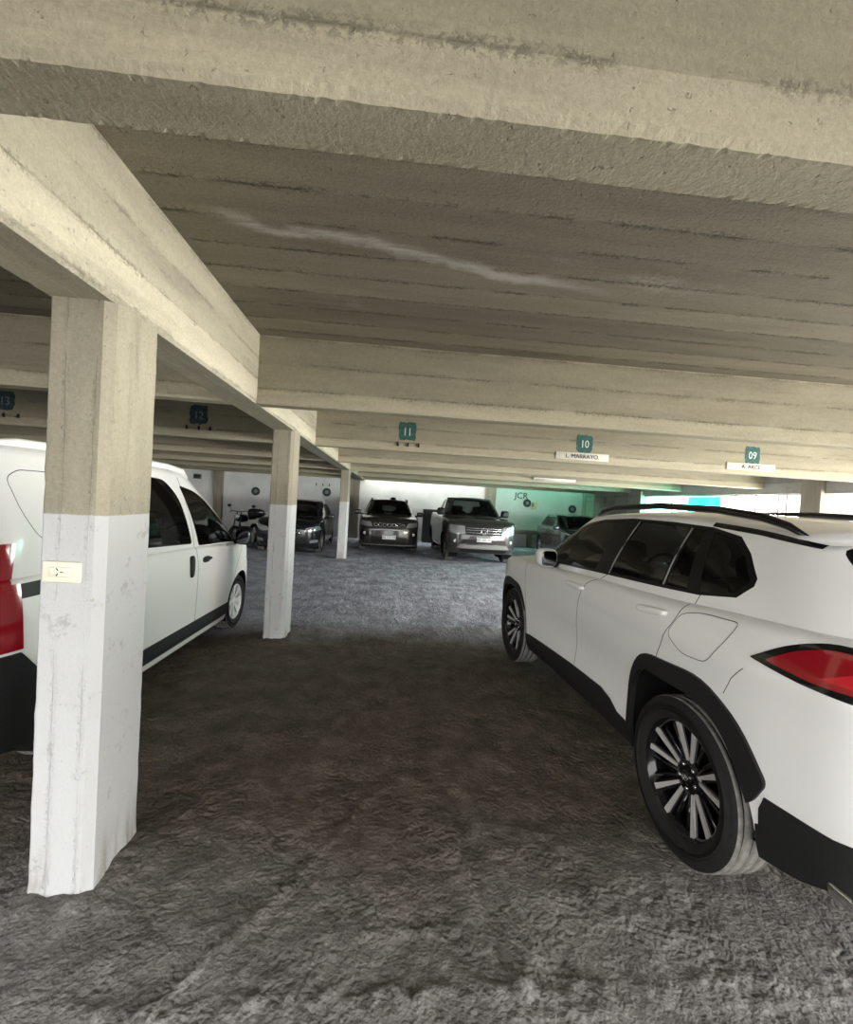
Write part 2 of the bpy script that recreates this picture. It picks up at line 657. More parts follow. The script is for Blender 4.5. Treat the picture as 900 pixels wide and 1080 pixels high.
def strip(line, w):
    """a closed polygon round a polyline"""
    P = [Vector(p) for p in line]
    L, Q = [], []
    for i, p in enumerate(P):
        t = (P[min(i + 1, len(P) - 1)] - P[max(i - 1, 0)]).normalized()
        n = Vector((-t.y, t.x)) * (w / 2)
        L.append(tuple(p + n))
        Q.append(tuple(p - n))
    return L + Q[::-1]


def in_poly(p, poly):
    x, y = p
    c = False
    j = len(poly) - 1
    for i in range(len(poly)):
        xi, yi = poly[i]
        xj, yj = poly[j]
        if (yi > y) != (yj > y) and x < (xj - xi) * (y - yi) / (yj - yi) + xi:
            c = not c
        j = i
    return c


AX = {'side': (1, 2), 'front': (0, 2), 'rear': (0, 2), 'top': (0, 1)}


def cut_region(bm, lay, poly, proj, val, side=0, extra=None, nxmin=.22):
    """cut the outline of a panel into the shell along the view `proj` and mark the faces inside it"""
    ia, ib = AX[proj]
    lo = (min(p[0] for p in poly) - .001, min(p[1] for p in poly) - .001)
    hi = (max(p[0] for p in poly) + .001, max(p[1] for p in poly) + .001)

    def ok(f):
        c = f.calc_center_median()
        n = f.normal
        if proj == 'side':
            if c.x * side < .05 or n.x * side < nxmin:
                return False
        elif proj == 'front':
            if n.y < .15 or c.y < 0:
                return False
        elif proj == 'rear':
            if n.y > -.15 or c.y > 0:
                return False
        elif n.z < .4:
            return False
        if extra and not extra(c):
            return False
        return True

    def bb(f):
        a = [v.co[ia] for v in f.verts]
        b = [v.co[ib] for v in f.verts]
        return min(a), max(a), min(b), max(b)
    cand = set()
    for f in bm.faces:
        q = bb(f)
        if q[1] < lo[0] or q[0] > hi[0] or q[3] < lo[1] or q[2] > hi[1]:
            continue
        if ok(f):
            cand.add(f)
    N = len(poly)
    for i in range(N):
        a, b = poly[i], poly[(i + 1) % N]
        d = (b[0] - a[0], b[1] - a[1])
        ln = math.hypot(*d)
        if ln < 1e-5:
            continue
        nn = [0, 0, 0]
        nn[ia], nn[ib] = -d[1] / ln, d[0] / ln
        nn = Vector(nn)
        co = [0, 0, 0]
        co[ia], co[ib] = a
        co = Vector(co)
        e = 1e-5
        x0, x1 = min(a[0], b[0]) - e, max(a[0], b[0]) + e
        y0, y1 = min(a[1], b[1]) - e, max(a[1], b[1]) + e
        sel = []
        for f in cand:
            q = bb(f)
            if q[1] < x0 or q[0] > x1 or q[3] < y0 or q[2] > y1:
                continue
            dd = [(v.co - co).dot(nn) for v in f.verts]
            if min(dd) > -1e-6 or max(dd) < 1e-6:
                continue
            sel.append(f)
        if not sel:
            continue
        es, vv = set(), set()
        for f in sel:
            es.update(f.edges)
            vv.update(f.verts)
        r = bmesh.ops.bisect_plane(bm, geom=sel + list(es) + list(vv), dist=1e-6, plane_co=co, plane_no=nn)
        cand = {f for f in cand if f.is_valid}
        for g in r['geom']:
            if isinstance(g, bmesh.types.BMFace) and g.is_valid:
                cand.add(g)
        for g in r['geom_cut']:
            if isinstance(g, bmesh.types.BMEdge) and g.is_valid:
                for f in g.link_faces:
                    if f not in cand and ok(f):
                        cand.add(f)
    for f in cand:
        if f.is_valid:
            c = f.calc_center_median()
            if in_poly((c[ia], c[ib]), poly) and ok(f):
                f[lay] = val


def emit(faces, name, mats, parent, off=0.0, thick=0.0, inner=0, slot=None):
    """one mesh from shell faces, with the shell's own smooth normals; optional offset and thickness"""
    vid, co, nr = {}, [], []
    polys, pm, ln = [], [], []
    fset = set(faces)
    for f in faces:
        for v in f.verts:
            if v not in vid:
                vid[v] = len(co)
                co.append(v.co + v.normal * off)
                nr.append(v.normal.copy())
    base = len(co)
    for f in faces:
        p = [vid[v] for v in f.verts]
        polys.append(p)
        pm.append(slot(f) if slot else 0)
        ln += [nr[i] for i in p]
    if thick:
        for i in range(base):
            co.append(co[i] - nr[i] * thick)
        for f in faces:
            p = [vid[v] + base for v in f.verts][::-1]
            polys.append(p)
            pm.append(inner)
            ln += [-nr[i - base] for i in p]
        for f in faces:
            for lp in f.loops:
                if sum(1 for g in lp.edge.link_faces if g in fset) == 1:
                    a, b = vid[lp.vert], vid[lp.link_loop_next.vert]
                    n = (co[a] - co[b]).cross(co[a + base] - co[a])
                    n = n.normalized() if n.length > 1e-12 else Vector((0, 0, 1))
                    polys.append([b, a, a + base, b + base])
                    pm.append(inner if inner else 0)
                    ln += [n] * 4
    me = bpy.data.meshes.new(name)
    me.from_pydata([tuple(c) for c in co], [], polys)
    for m in (mats if isinstance(mats, (list, tuple)) else [mats]):
        me.materials.append(m)
    me.polygons.foreach_set('material_index', pm)
    me.polygons.foreach_set('use_smooth', [True] * len(polys))
    if len(me.loops) == len(ln):
        me.normals_split_custom_set([tuple(n) for n in ln])
    return link(bpy.data.objects.new(name, me), parent)


# ------------------------------------------------------------------ wheels
def make_wheel(parent, x, y, rad, width, rim, style, side, steer=0.0):
    w = empty('wheel', (x, y, rad), (0 if side > 0 else math.pi) + steer, parent)
    hw = width / 2
    b = MB()
    pr = [(-hw * .80, rim - .012), (-hw * .98, rim + .02), (-hw, rim + .055), (-hw * .93, rad - .035), (-hw * .84, rad - .008)]
    gw = .008
    g = [-.5, -.17, .17, .5]
    for q in g:
        c = q * hw * 1.25
        pr += [(c - gw, rad - .001), (c - gw * .7, rad - .010), (c + gw * .7, rad - .010), (c + gw, rad - .001)]
    pr += [(hw * .84, rad - .008), (hw * .93, rad - .035), (hw, rad - .075), (hw, rim + .055), (hw * .98, rim + .02), (hw * .80, rim - .012)]
    b.lathe(pr, seg=64)
    for f in b.bm.faces:
        c = f.calc_center_median()
        if math.hypot(c.y, c.z) > rad - .006 and abs(c.x) < hw * .85:
            f.material_index = 1
        f.smooth = True
    b.build('tyre', [RUB, RUBD, BLK], w)
    b = MB()
    mo = {'twin': 0, 'petal': 1, 'five': 0}[style]
    d = hw * .80
    b.lathe([(-d, rim - .004), (d * .98, rim + .004), (d * 1.04, rim + .012), (d * 1.05, rim), (d * .96, rim - .018), (d * .5, rim - .04), (-d, rim - .04)], seg=56, closed=True, mi=1 if mo == 0 else 0)
    fx = d * .80
    if style == 'twin':
        b.lathe([(fx - .05, .0), (fx - .03, .035), (fx - .028, .075), (fx - .05, .085)], seg=32, mi=1)
        b.lathe([(fx - .10, .0), (fx - .10, rim - .03)], seg=40, mi=2)
        for k in range(5):
            for s in (-1, 1):
                a0 = 2 * math.pi * k / 5 + s * .13
                a1 = 2 * math.pi * k / 5 + s * .235
                rm = Matrix.Rotation(0, 4, 'X')
                pin, pout = (.062, a0), (rim - .006, a1)
                for mi, dw, dx in ((1, .012, -.028), (0, 0.0, 0.0)):
                    i0 = Vector((fx - .034 + dx * .4, pin[0] * math.sin(pin[1]), pin[0] * math.cos(pin[1])))
                    o0 = Vector((fx + .006 + dx * .4, pout[0] * math.sin(pout[1]), pout[0] * math.cos(pout[1])))
                    t = (o0 - i0).normalized()
                    n = Vector((1, 0, 0)).cross(t).normalized()
                    vv = []
                    for p, wd in ((i0, .006 + dw), (o0, .0145 + dw)):
                        for sx in (0, -1):
                            for q in (-1, 1):
                                vv.append(b.bm.verts.new(p + n * (wd * q) + Vector((sx * .022, 0, 0))))
                    for idx in ((0, 1, 5, 4), (2, 6, 7, 3), (0, 4, 6, 2), (1, 3, 7, 5), (4, 5, 7, 6), (0, 2, 3, 1)):
                        f = b.bm.faces.new([vv[i] for i in idx])
                        f.material_index = mi
            a = 2 * math.pi * (k + .5) / 5
            for s in (-.17, .17):
                p0 = Vector((fx - .05, .06 * math.sin(a + s * .6), .06 * math.cos(a + s * .6)))
                p1 = Vector((fx - .02, (rim - .02) * math.sin(a + s), (rim - .02) * math.cos(a + s)))
                b.tube([p0, p1], [.010, .013], mi=1, seg=6)
            a = 2 * math.pi * (k + .5) / 5
            b.lathe([(fx - .05, .010), (fx - .026, .010), (fx - .022, .006), (fx - .022, 0.0005)], c=(0, .057 * math.sin(a), .057 * math.cos(a)), seg=8, mi=3)
        b.build('alloy_rim', [SILV, BLKG, INNER, CHR], w)
        b = MB()
        b.lathe([(fx - .03, .034), (fx - .018, .032), (fx - .014, .026), (fx - .014, .0005)], seg=24)
        # oval emblem of three rings on the cap
        def ring(cy, cz, ry, rz_):
            b.tube([(fx - .0125, cy + ry * math.cos(t * math.pi / 10), cz + rz_ * math.sin(t * math.pi / 10)) for t in range(21)], .0016, mi=1, seg=5, cap=False)
        ring(0, 0, .021, .014)
        ring(0, .004, .013, .006)
        ring(0, 0, .006, .013)
        b.build('hub_cap', [BLKG, CHR], w)
    elif style == 'petal':
        b.lathe([(fx - .045, .0), (fx - .045, rim - .02)], seg=40, mi=1)
        for k in range(8):
            rot = Matrix.Rotation(2 * math.pi * k / 8, 4, 'X')
            pts = [(-.014, .05), (.014, .05), (.034, rim - .045), (.052, rim - .01), (-.052, rim - .01), (-.034, rim - .045)]
            vf = [b.bm.verts.new(rot @ Vector((fx + (-.006 if z < .1 else 0.006), y_, z))) for y_, z in pts]
            vb = [b.bm.verts.new(rot @ Vector((fx - .03, y_, z))) for y_, z in pts]
            b.bm.faces.new(vf)
            for i in range(6):
                b.bm.faces.new((vf[i], vb[i], vb[(i + 1) % 6], vf[(i + 1) % 6]))
        b.lathe([(fx - .03, .062), (fx + .002, .058), (fx + .008, .045), (fx + .008, .0005)], seg=28)
        b.build('hubcap_rim', [SILP, INNER], w)
    else:
        b.lathe([(fx - .06, .0), (fx - .06, rim - .02)], seg=36, mi=2)
        for k in range(5):
            rot = Matrix.Rotation(2 * math.pi * k / 5, 4, 'X')
            b.box(rot @ Vector((fx - .015, 0, rim * .52)), (.03, .055, rim * .92), .008, 0, rot)
        b.lathe([(fx - .03, .06), (fx + .004, .055), (fx + .006, .0005)], seg=20)
        b.build('alloy_rim', [SILP, GREYM, INNER], w)
    return w


# ------------------------------------------------------------------ cars
class Car:
    """origin on the ground midway between the axles, +Y forward"""
    def __init__(s, sp, name, label, cat, loc, heading, group=None):
        s.sp = sp
        s.root = tag(empty(name, loc, heading), label, cat, group)
        s.build_shell()

    def build_shell(s):
        sp = s.sp
        step = sp.get('step', .05)
        so, fo, ro = curve1(sp['side_in']), curve1(sp['front_in']), curve1(sp['rear_in'])
        zt, zb = curve1(sp['top']), curve1(sp['bottom'])
        tr = sp.get('top_r', .05)
        bump = sp.get('bump')
        dense = half_spline([(a, b, 0) for a, b in sp['plan']], 24)
        # even resampling
        L = [0.0]
        for a, b in zip(dense, dense[1:]):
            L.append(L[-1] + (b - a).length)
        n = int(L[-1] / step)
        pl = []
        j = 0
        for i in range(n + 1):
            t = L[-1] * i / n
            while j < len(L) - 2 and L[j + 1] < t:
                j += 1
            q = (t - L[j]) / max(L[j + 1] - L[j], 1e-9)
            pl.append(dense[j].lerp(dense[j + 1], min(q, 1)))
        pl[0] = Vector((sp['plan'][0][0], 0, 0))
        pl[-1] = Vector((sp['plan'][-1][0], 0, 0))
        s.nrm = []
        grid = []
        NV = sp.get('nv', 22)
        NR = 5
        for i, p in enumerate(pl):
            a, b = pl[max(i - 1, 0)], pl[min(i + 1, n)]
            t = (b - a).normalized()
            nrm = Vector((-t[1] if False else t[1], -t[0], 0))
            # outline runs front -> rear on +x: outward normal = (y: t_x, x: -t_y) in (y,x) order
            ny, nx = nrm[0], nrm[1]
            if i == 0:
                ny, nx = 1, 0
            if i == n:
                ny, nx = -1, 0
            if nx < 0:
                nx = 0
            T, Bz = zt(p[0]), zb(p[0])
            col = []
            zs = [Bz + (T - tr - Bz) * k / NV for k in range(NV + 1)]
            zs += [T - tr + tr * math.sin(math.pi / 2 * k / NR) for k in range(1, NR + 1)]
            for k, z in enumerate(zs):
                ins = nx * nx * so(z) + ny * ny * (fo(z) if ny > 0 else ro(z))
                if z > T - tr:
                    d = z - (T - tr)
                    ins += tr - math.sqrt(max(tr * tr - d * d, 0))
                if bump:
                    ins -= bump(p[0], z) * nx * nx
                col.append(Vector((max(p[1] - nx * ins, 0) if i not in (0, n) else 0, p[0] - ny * ins, z)))
            grid.append(col)
        bm = bmesh.new()
        K = len(grid[0])
        ring = [[bm.verts.new(c) for c in col] for col in grid]
        ringm = [[(ring[i][k] if i in (0, n) else bm.verts.new(Vector((-grid[i][k].x, grid[i][k].y, grid[i][k].z)))) for k in range(K)] for i in range(n + 1)]
        for i in range(n):
            for k in range(K - 1):
                bm.faces.new((ring[i + 1][k], ring[i][k], ring[i][k + 1], ring[i + 1][k + 1]))
                bm.faces.new((ringm[i][k], ringm[i + 1][k], ringm[i + 1][k + 1], ringm[i][k + 1]))
        # deck: bonnet, belt shelf
        NX = sp.get('nx', 12)
        crown = curve1(sp['crown'])
        rows = []
        for i in range(n + 1):
            e = grid[i][-1]
            if i in (0, n):
                rows.append([ring[i][-1]])
                continue
            r = [ringm[i][-1]]
            for k in range(1, NX):
                q = -1 + 2 * k / NX
                fade = min(1.0, abs(e.y - (grid[0][-1].y if e.y > 0 else grid[n][-1].y)) / .35)
                r.append(bm.verts.new((e.x * q, e.y, e.z + crown(e.y) * (1 - q * q) * fade)))
            r.append(ring[i][-1])
            rows.append(r)
        for a, b in zip(rows, rows[1:]):
            if len(a) == 1:
                for k in range(NX):
                    bm.faces.new((a[0], b[k], b[k + 1]))
            elif len(b) == 1:
                for k in range(NX):
                    bm.faces.new((a[k], b[0], a[k + 1]))
            else:
                for k in range(NX):
                    bm.faces.new((a[k], b[k], b[k + 1], a[k + 1]))
        # greenhouse
        base = half_spline(sp['gh_base'], sp.get('gn', 9))
        top = half_spline(sp['gh_top'], sp.get('gn', 9))
        m = len(base) - 1
        bulge = sp.get('bulge', .03)
        NT_ = 14
        g2 = []
        for i in range(m + 1):
            a, b = top[max(i - 1, 0)], top[min(i + 1, m)]
            a2, b2 = base[max(i - 1, 0)], base[min(i + 1, m)]
            t = Vector((b[0] - a[0] + b2[0] - a2[0], b[1] - a[1] + b2[1] - a2[1], 0))
            t = t.normalized() if t.length > 1e-9 else Vector((0, 1, 0))
            ny, nx = t[1], -t[0]
            if i == 0:
                ny, nx = 1, 0
            if i == m:
                ny, nx = -1, 0
            col = []
            for k in range(NT_ + 1):
                q = k / NT_
                pp = base[i].lerp(top[i], q)
                w = bulge * 4 * q * (1 - q)
                col.append(Vector((max(pp[1] + nx * w, 0) if i not in (0, m) else 0, pp[0] + ny * w, pp[2])))
            g2.append(col)
        rg = [[bm.verts.new(c) for c in col] for col in g2]
        rgm = [[(rg[i][k] if i in (0, m) else bm.verts.new(Vector((-g2[i][k].x, g2[i][k].y, g2[i][k].z)))) for k in range(NT_ + 1)] for i in range(m + 1)]
        for i in range(m):
            for k in range(NT_):
                bm.faces.new((rg[i + 1][k], rg[i][k], rg[i][k + 1], rg[i + 1][k + 1]))
                bm.faces.new((rgm[i][k], rgm[i + 1][k], rgm[i + 1][k + 1], rgm[i][k + 1]))
        rows = []
        rc = sp.get('roof_crown', .05)
        y0, y1 = g2[0][-1].y, g2[m][-1].y
        for i in range(m + 1):
            e = g2[i][-1]
            if i in (0, m):
                rows.append([rg[i][-1]])
                continue
            r = [rgm[i][-1]]
            fade = min(1.0, min(abs(e.y - y0), abs(e.y - y1)) / .3) ** .7
            for k in range(1, NX):
                q = -1 + 2 * k / NX
                r.append(bm.verts.new((e.x * q, e.y, e.z + rc * (1 - abs(q) ** 2.6) * fade)))
            r.append(rg[i][-1])
            rows.append(r)
        for a, b in zip(rows, rows[1:]):
            if len(a) == 1:
                for k in range(NX):
                    bm.faces.new((a[0], b[k], b[k + 1]))
            elif len(b) == 1:
                for k in range(NX):
                    bm.faces.new((a[k], b[0], a[k + 1]))
            else:
                for k in range(NX):
                    bm.faces.new((a[k], b[k], b[k + 1], a[k + 1]))
        bm.normal_update()
        # a plain winding check
        f0 = max(bm.faces, key=lambda f: f.calc_center_median().z)
        s.bm = bm
        s.lay = bm.faces.layers.int.new('panel')
        s.bvh = BVHTree.FromBMesh(bm)
        s.base, s.g2, s.grid = base, g2, grid

    def sx(s, y, z, side=1):
        h = s.bvh.ray_cast(Vector((3 * side, y, z)), Vector((-side, 0, 0)))
        return abs(h[0].x) if h[0] else s.sp['hw']

    def fy(s, x, z, d=1):
        h = s.bvh.ray_cast(Vector((x, 5 * d, z)), Vector((0, -d, 0)))
        return h[0].y if h[0] else s.sp['plan'][0 if d > 0 else -1][0]

    def roof_z(s, x, y):
        h = s.bvh.ray_cast(Vector((x, y, 4)), Vector((0, 0, -1)))
        return h[0].z if h[0] else 1.5

    def panels(s, regions, paint):
        """regions: (name, proj, poly, mats, opts)"""
        sp = s.sp
        todo = {}
        k = 1
        for (name, proj, poly, mats, op) in regions:
            for side in ((1, -1) if proj == 'side' else (0,)):
                cut_region(s.bm, s.lay, poly, proj, k, side, op.get('where'), op.get('nx', .22))
                todo[k] = (name, mats, op)
                k += 1
        s.bm.normal_update()
        groups = {}
        for f in s.bm.faces:
            groups.setdefault(f[s.lay], []).append(f)
        seams = {q for q, t in todo.items() if t[0] == 'seam'}
        body = list(groups.get(0, []))
        for q in seams:
            body += groups.get(q, [])
        lay = s.lay
        s.body = emit(body, 'body', [paint, INNER, SEAM], s.root, 0, .014, 1, lambda f: 2 if f[lay] in seams else 0)
        s.made = {}
        for q, (name, mats, op) in todo.items():
            if name in ('seam', 'opening') or q not in groups:
                continue
            par = op.get('parent')
            par = s.made[par][-1] if par else s.root
            # the sub-part belongs to the parent on its own side
            if op.get('parent'):
                cx = sum(f.calc_center_median().x for f in groups[q])
                for cand in s.made[op['parent']]:
                    if cand['_cx'] * cx > 0:
                        par = cand
            left = set(groups[q])
            while left:                                                # every separate piece is a part of its own
                st = [left.pop()]
                isl = []
                while st:
                    f = st.pop()
                    isl.append(f)
                    for e in f.edges:
                        for g in e.link_faces:
                            if g in left:
                                left.discard(g)
                                st.append(g)
                if sum(f.calc_area() for f in isl) < 4e-4:
                    continue
                o = emit(isl, name, mats, par, op.get('off', 0), op.get('thick', 0), op.get('inner', 0))
                o['_cx'] = sum(f.calc_center_median().x for f in isl)
                s.made.setdefault(name, []).append(o)
        for ls in s.made.values():
            for o in ls:
                del o['_cx']

    def wells(s, arches, depth=.36):
        for poly in arches:
            for side in (1, -1):
                b = MB()
                out, inn = [], []
                for (y, z) in poly:
                    x = s.sx(y, max(z, .3), side) - .012
                    out.append(b.bm.verts.new((side * x, y, z)))
                    inn.append(b.bm.verts.new((side * (s.sp['hw'] - depth), y, z)))
                n = len(poly)
                for i in range(n - 1):
                    b.bm.faces.new((out[i], out[i + 1], inn[i + 1], inn[i]))
                b.bm.faces.new(inn)
                b.build('wheel_well', [INNER], s.root)

    def underbody(s):
        b = MB()
        rows = []
        g = s.grid
        n = len(g)
        for i in range(1, n - 1, 2):
            e = g[i][0]
            z = e.z + .03
            rows.append((b.bm.verts.new((-(max(e.x - .02, .01)), e.y, z)), b.bm.verts.new((max(e.x - .02, .01), e.y, z))))
        for a, c in zip(rows, rows[1:]):
            b.bm.faces.new((a[0], c[0], c[1], a[1]))
        b.build('underbody', [INNER], s.root)

    def cabin(s, seats=True, lo=-.10):
        b = MB()
        pts = []
        for p in s.base:
            pts.append((max(p[1] - .03, 0), p[0], p[2] + .006))
        ring = [b.bm.verts.new(Vector((x, y * .985, z))) for x, y, z in pts]
        ringm = [b.bm.verts.new(Vector((-x, y * .985, z))) for x, y, z in pts]
        for i in range(len(pts) - 1):
            try:
                b.bm.faces.new((ring[i], ring[i + 1], ringm[i + 1], ringm[i]))
            except ValueError:
                pass
        b.build('cabin_lining', [INNER], s.root)
        if seats:
            zb = s.sp['belt']
            for (y, xs) in s.sp['seats']:
                for x in xs:
                    b = MB()
                    b.se((x, y, zb - .02), (.235, .075, .17), .6, .5, rot=Matrix.Rotation(R(12), 4, 'X'))
                    b.se((x, y - .06, zb + .22), (.13, .05, .085), .7, .5)
                    b.tube([(x - .05, y - .04, zb + .06), (x - .05, y - .06, zb + .2)], .008)
                    b.tube([(x + .05, y - .04, zb + .06), (x + .05, y - .06, zb + .2)], .008)
                    b.build('seat', [SEAT], s.root)
            yw = s.sp['seats'][0][0] + .62
            b = MB()
            b.tube([(.37 + .18 * math.cos(t * math.pi / 12), yw - .06 * math.sin(t * math.pi / 12), zb - .02 + .17 * math.sin(t * math.pi / 12)) for t in range(25)], .014, cap=False)
            b.tube([(.20, yw, zb - .02), (.54, yw, zb - .02)], .012)
            b.build('steering_wheel', [SEAT], s.root)

    def mirrors(s, y, z, mat, size=(.11, .075, .08), stick=.06):
        for side in (1, -1):
            x = s.sx(y, z - .08, side)
            b = MB()
            b.se((side * (x + stick + size[0] * .75), y - .01, z), size, .55, .6, 0, Matrix.Rotation(R(-8 * side), 4, 'Z'))
            b.tube([(side * (x - .03), y + .02, z - size[2] * .8), (side * (x + stick * .5), y + .01, z - size[2] * .75), (side * (x + stick + .04), y, z - size[2] * .5)], [.03, .026, .024], 1)
            o = b.build('wing_mirror', [mat, BLK], s.root)
            b = MB()
            b.se((side * (x + stick + size[0] * .75), y - .01 - size[1] * .96, z), (size[0] * .82, .008, size[2] * .8), .5, .5, 0, Matrix.Rotation(R(-8 * side), 4, 'Z'))
            b.build('mirror_glass', [MIRR], o)

    def handle(s, y, z, mat, length=.19, side_both=True, tilt=0.0, parent=None):
        for side in ((1, -1) if side_both else (1,)):
            x = s.sx(y, z, side)
            b = MB()
            rot = Matrix.Rotation(tilt, 4, 'X')
            b.se((side * (x + .016), y, z), (.015, length / 2, .020), .6, .6, 0, rot)
            for q in (-1, 1):
                b.se((side * (x + .004), y + q * length * .42, z + q * length * .42 * math.tan(tilt)), (.016, .022, .015), .7, .7)
            par = s.root
            if parent and parent in s.made:
                for c in s.made[parent]:
                    xs = [v.co.x for v in c.data.vertices]
                    if sum(xs) * side > 0:
                        par = c
            b.build('door_handle', [mat], par)
            # the scooped recess behind the handle
            

    def plate(s, d, z, text, w=.40, h=.13):
        y = max(s.fy(0, z, d), s.fy(.15, z, d)) if d > 0 else min(s.fy(0, z, d), s.fy(.15, z, d))
        b = MB()
        b.box((0, y + d * .012, z), (w, .012, h), .004)
        b.box((0, y + d * .017, z + h * .40), (w * .96, .006, h * .14), mi=1)
        o = b.build('number_plate', [PLATE, TEAL], s.root)
        mt = Matrix.Translation((0, y + d * .020, z - h * .08))
        mt = mt @ (Matrix.Rotation(math.pi, 4, 'Z') if d > 0 else Matrix.Identity(4)) @ FACE_NY
        text_mesh(text, h * .68, .001, mt, 'plate_lettering', INK, o)

    def wheels(s, yf, yr, x, rad, width, rim, style, steer=0.0, drop=0.0):
        for y in (yf, yr):
            for side in (1, -1):
                w = make_wheel(s.root, side * x, y, rad, width, rim, style, side, steer if y > 0 else 0.0)
                if y < 0:
                    w.location.z -= drop
# ------------------------------------------------------------------ the garage: setting
HB, HS, XW, YW = 2.309, 2.839, 7.95, 18.6
GX0, GX1 = -1.330, -1.085
BEAM_Y = [.82, 3.70, 6.50, 9.25, 12.0, 14.75, 17.45]
ROOF_Y0 = -3.0
LEFT_X = -12.6


def structure(name, bm_builder, mats, label=None, cat=None):
    o = bm_builder.build(name, mats)
    return tag(o, label, cat, None, 'structure')


def floor_height(x, y):
    p = Vector((x, y, 0))
    h = .012 * noise.noise(p * 1.3) + .008 * noise.noise(p * 4.0) + .005 * noise.noise(p * 11.0) + .003 * noise.noise(p * 27.0)
    lump = noise.noise(Vector((x * 19, y * 13, 3.1))) + .4 * noise.noise(Vector((x * 40, y * 40, 7.7)))
    # churned ridges: one row across the foreground, two ruts running away from it
    def seg(ax, ay, bx, by, w, amp, rough):
        dx, dy = bx - ax, by - ay
        L2 = dx * dx + dy * dy
        t = max(0, min(1, ((x - ax) * dx + (y - ay) * dy) / L2))
        d = math.hypot(x - ax - t * dx, y - ay - t * dy)
        d += .03 * noise.noise(p * 6)
        return amp * math.exp(-(d / w) ** 2) * (1 - rough + rough * max(0, .4 + 1.4 * lump))
    h += seg(-.85, 1.43, .55, 1.475, .035, .020, .95)
    h += seg(.50, 1.46, 1.85, 1.50, .030, .018, .95)
    h += seg(.55, 1.40, 1.85, 1.43, .022, .009, .95)
    h += seg(.0, 1.68, .32, 1.695, .024, .022, .95)
    h += seg(-.60, 1.50, -.34, 1.87, .024, .022, .6) + seg(-.34, 1.87, .03, 2.56, .020, .018, .6)
    h += seg(-.42, 1.52, -.20, 1.95, .02, .009, .7)
    h -= seg(.44, 2.5, .50, 1.60, .040, .022, .15)
    h += seg(.54, 2.5, .62, 1.60, .03, .013, .5) + seg(.36, 2.5, .38, 1.62, .03, .010, .8)
    h += seg(-1.55, 3.3, -.90, 2.35, .10, .010, .9) + seg(-.95, 3.3, -.72, 2.5, .06, .012, .9)
    h += seg(.75, 2.4, 1.05, 1.6, .05, .010, .9)
    near = max(0.0, 1 - abs(y - 2.0) / 2.2)
    h += near * .006 * max(0, noise.noise(p * 38) - .05)
    h -= .034 * math.exp(-((y - 2.15) / .55) ** 2) * math.exp(-((x - 2.3) / 1.3) ** 4)
    # banked soil round the column feet
    for cy in (2.0, 5.3, 12.2):
        d = math.hypot(max(abs(x + 1.2) - .11, 0), max(abs(y - cy) - .17, 0))
        h += .03 * math.exp(-(d / .10) ** 2) * (.6 + .6 * lump)
    return h


def axis_steps(segs):
    out = []
    for a, b, st in segs:
        n = max(1, round((b - a) / st))
        out += [a + (b - a) * i / n for i in range(n)]
    out.append(segs[-1][1])
    return out


xs = axis_steps([(-40, -12.6, 9), (-12.6, -5, .5), (-5, -2.2, .12), (-2.2, -1.0, .03), (-1.0, 2.0, .0155), (2.0, 4, .06), (4, 8, .5), (8, 40, 8)])
ys = axis_steps([(-40, -2, 8), (-2, .6, .2), (.6, 1.3, .05), (1.3, 2.7, .0155), (2.7, 3.6, .03), (3.6, 6, .05), (6, 12, .15), (12, 19, .5), (19, 45, 8)])
verts = []
for y in ys:
    for x in xs:
        k = 1.0 if (-12 < x < 8 and -2 < y < 18.5) else 0.0
        verts.append((x, y, floor_height(x, y) * k - .004))
nx = len(xs)
faces = [(j * nx + i, j * nx + i + 1, (j + 1) * nx + i + 1, (j + 1) * nx + i) for j in range(len(ys) - 1) for i in range(nx - 1)]
me = bpy.data.meshes.new('floor')
me.from_pydata(verts, [], faces)
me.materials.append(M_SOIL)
me.polygons.foreach_set('use_smooth', [True] * len(faces))
tag(link(bpy.data.objects.new('floor', me)), 'uneven earth and dust floor churned by tyres', 'floor', None, 'structure')

b = MB()
b.box(((LEFT_X + XW + .3) / 2, (ROOF_Y0 + 17.75) / 2, HS + .1), (XW + .3 - LEFT_X + .2, 17.75 - ROOF_Y0, .2))
b.box(((LEFT_X + GX0) / 2 - .1, 18.15, HS + .1), (GX0 - LEFT_X + .1, .86, .2))
structure('ceiling', b, M_SLAB, 'dark board-marked concrete slab with a pale lime streak', 'ceiling')


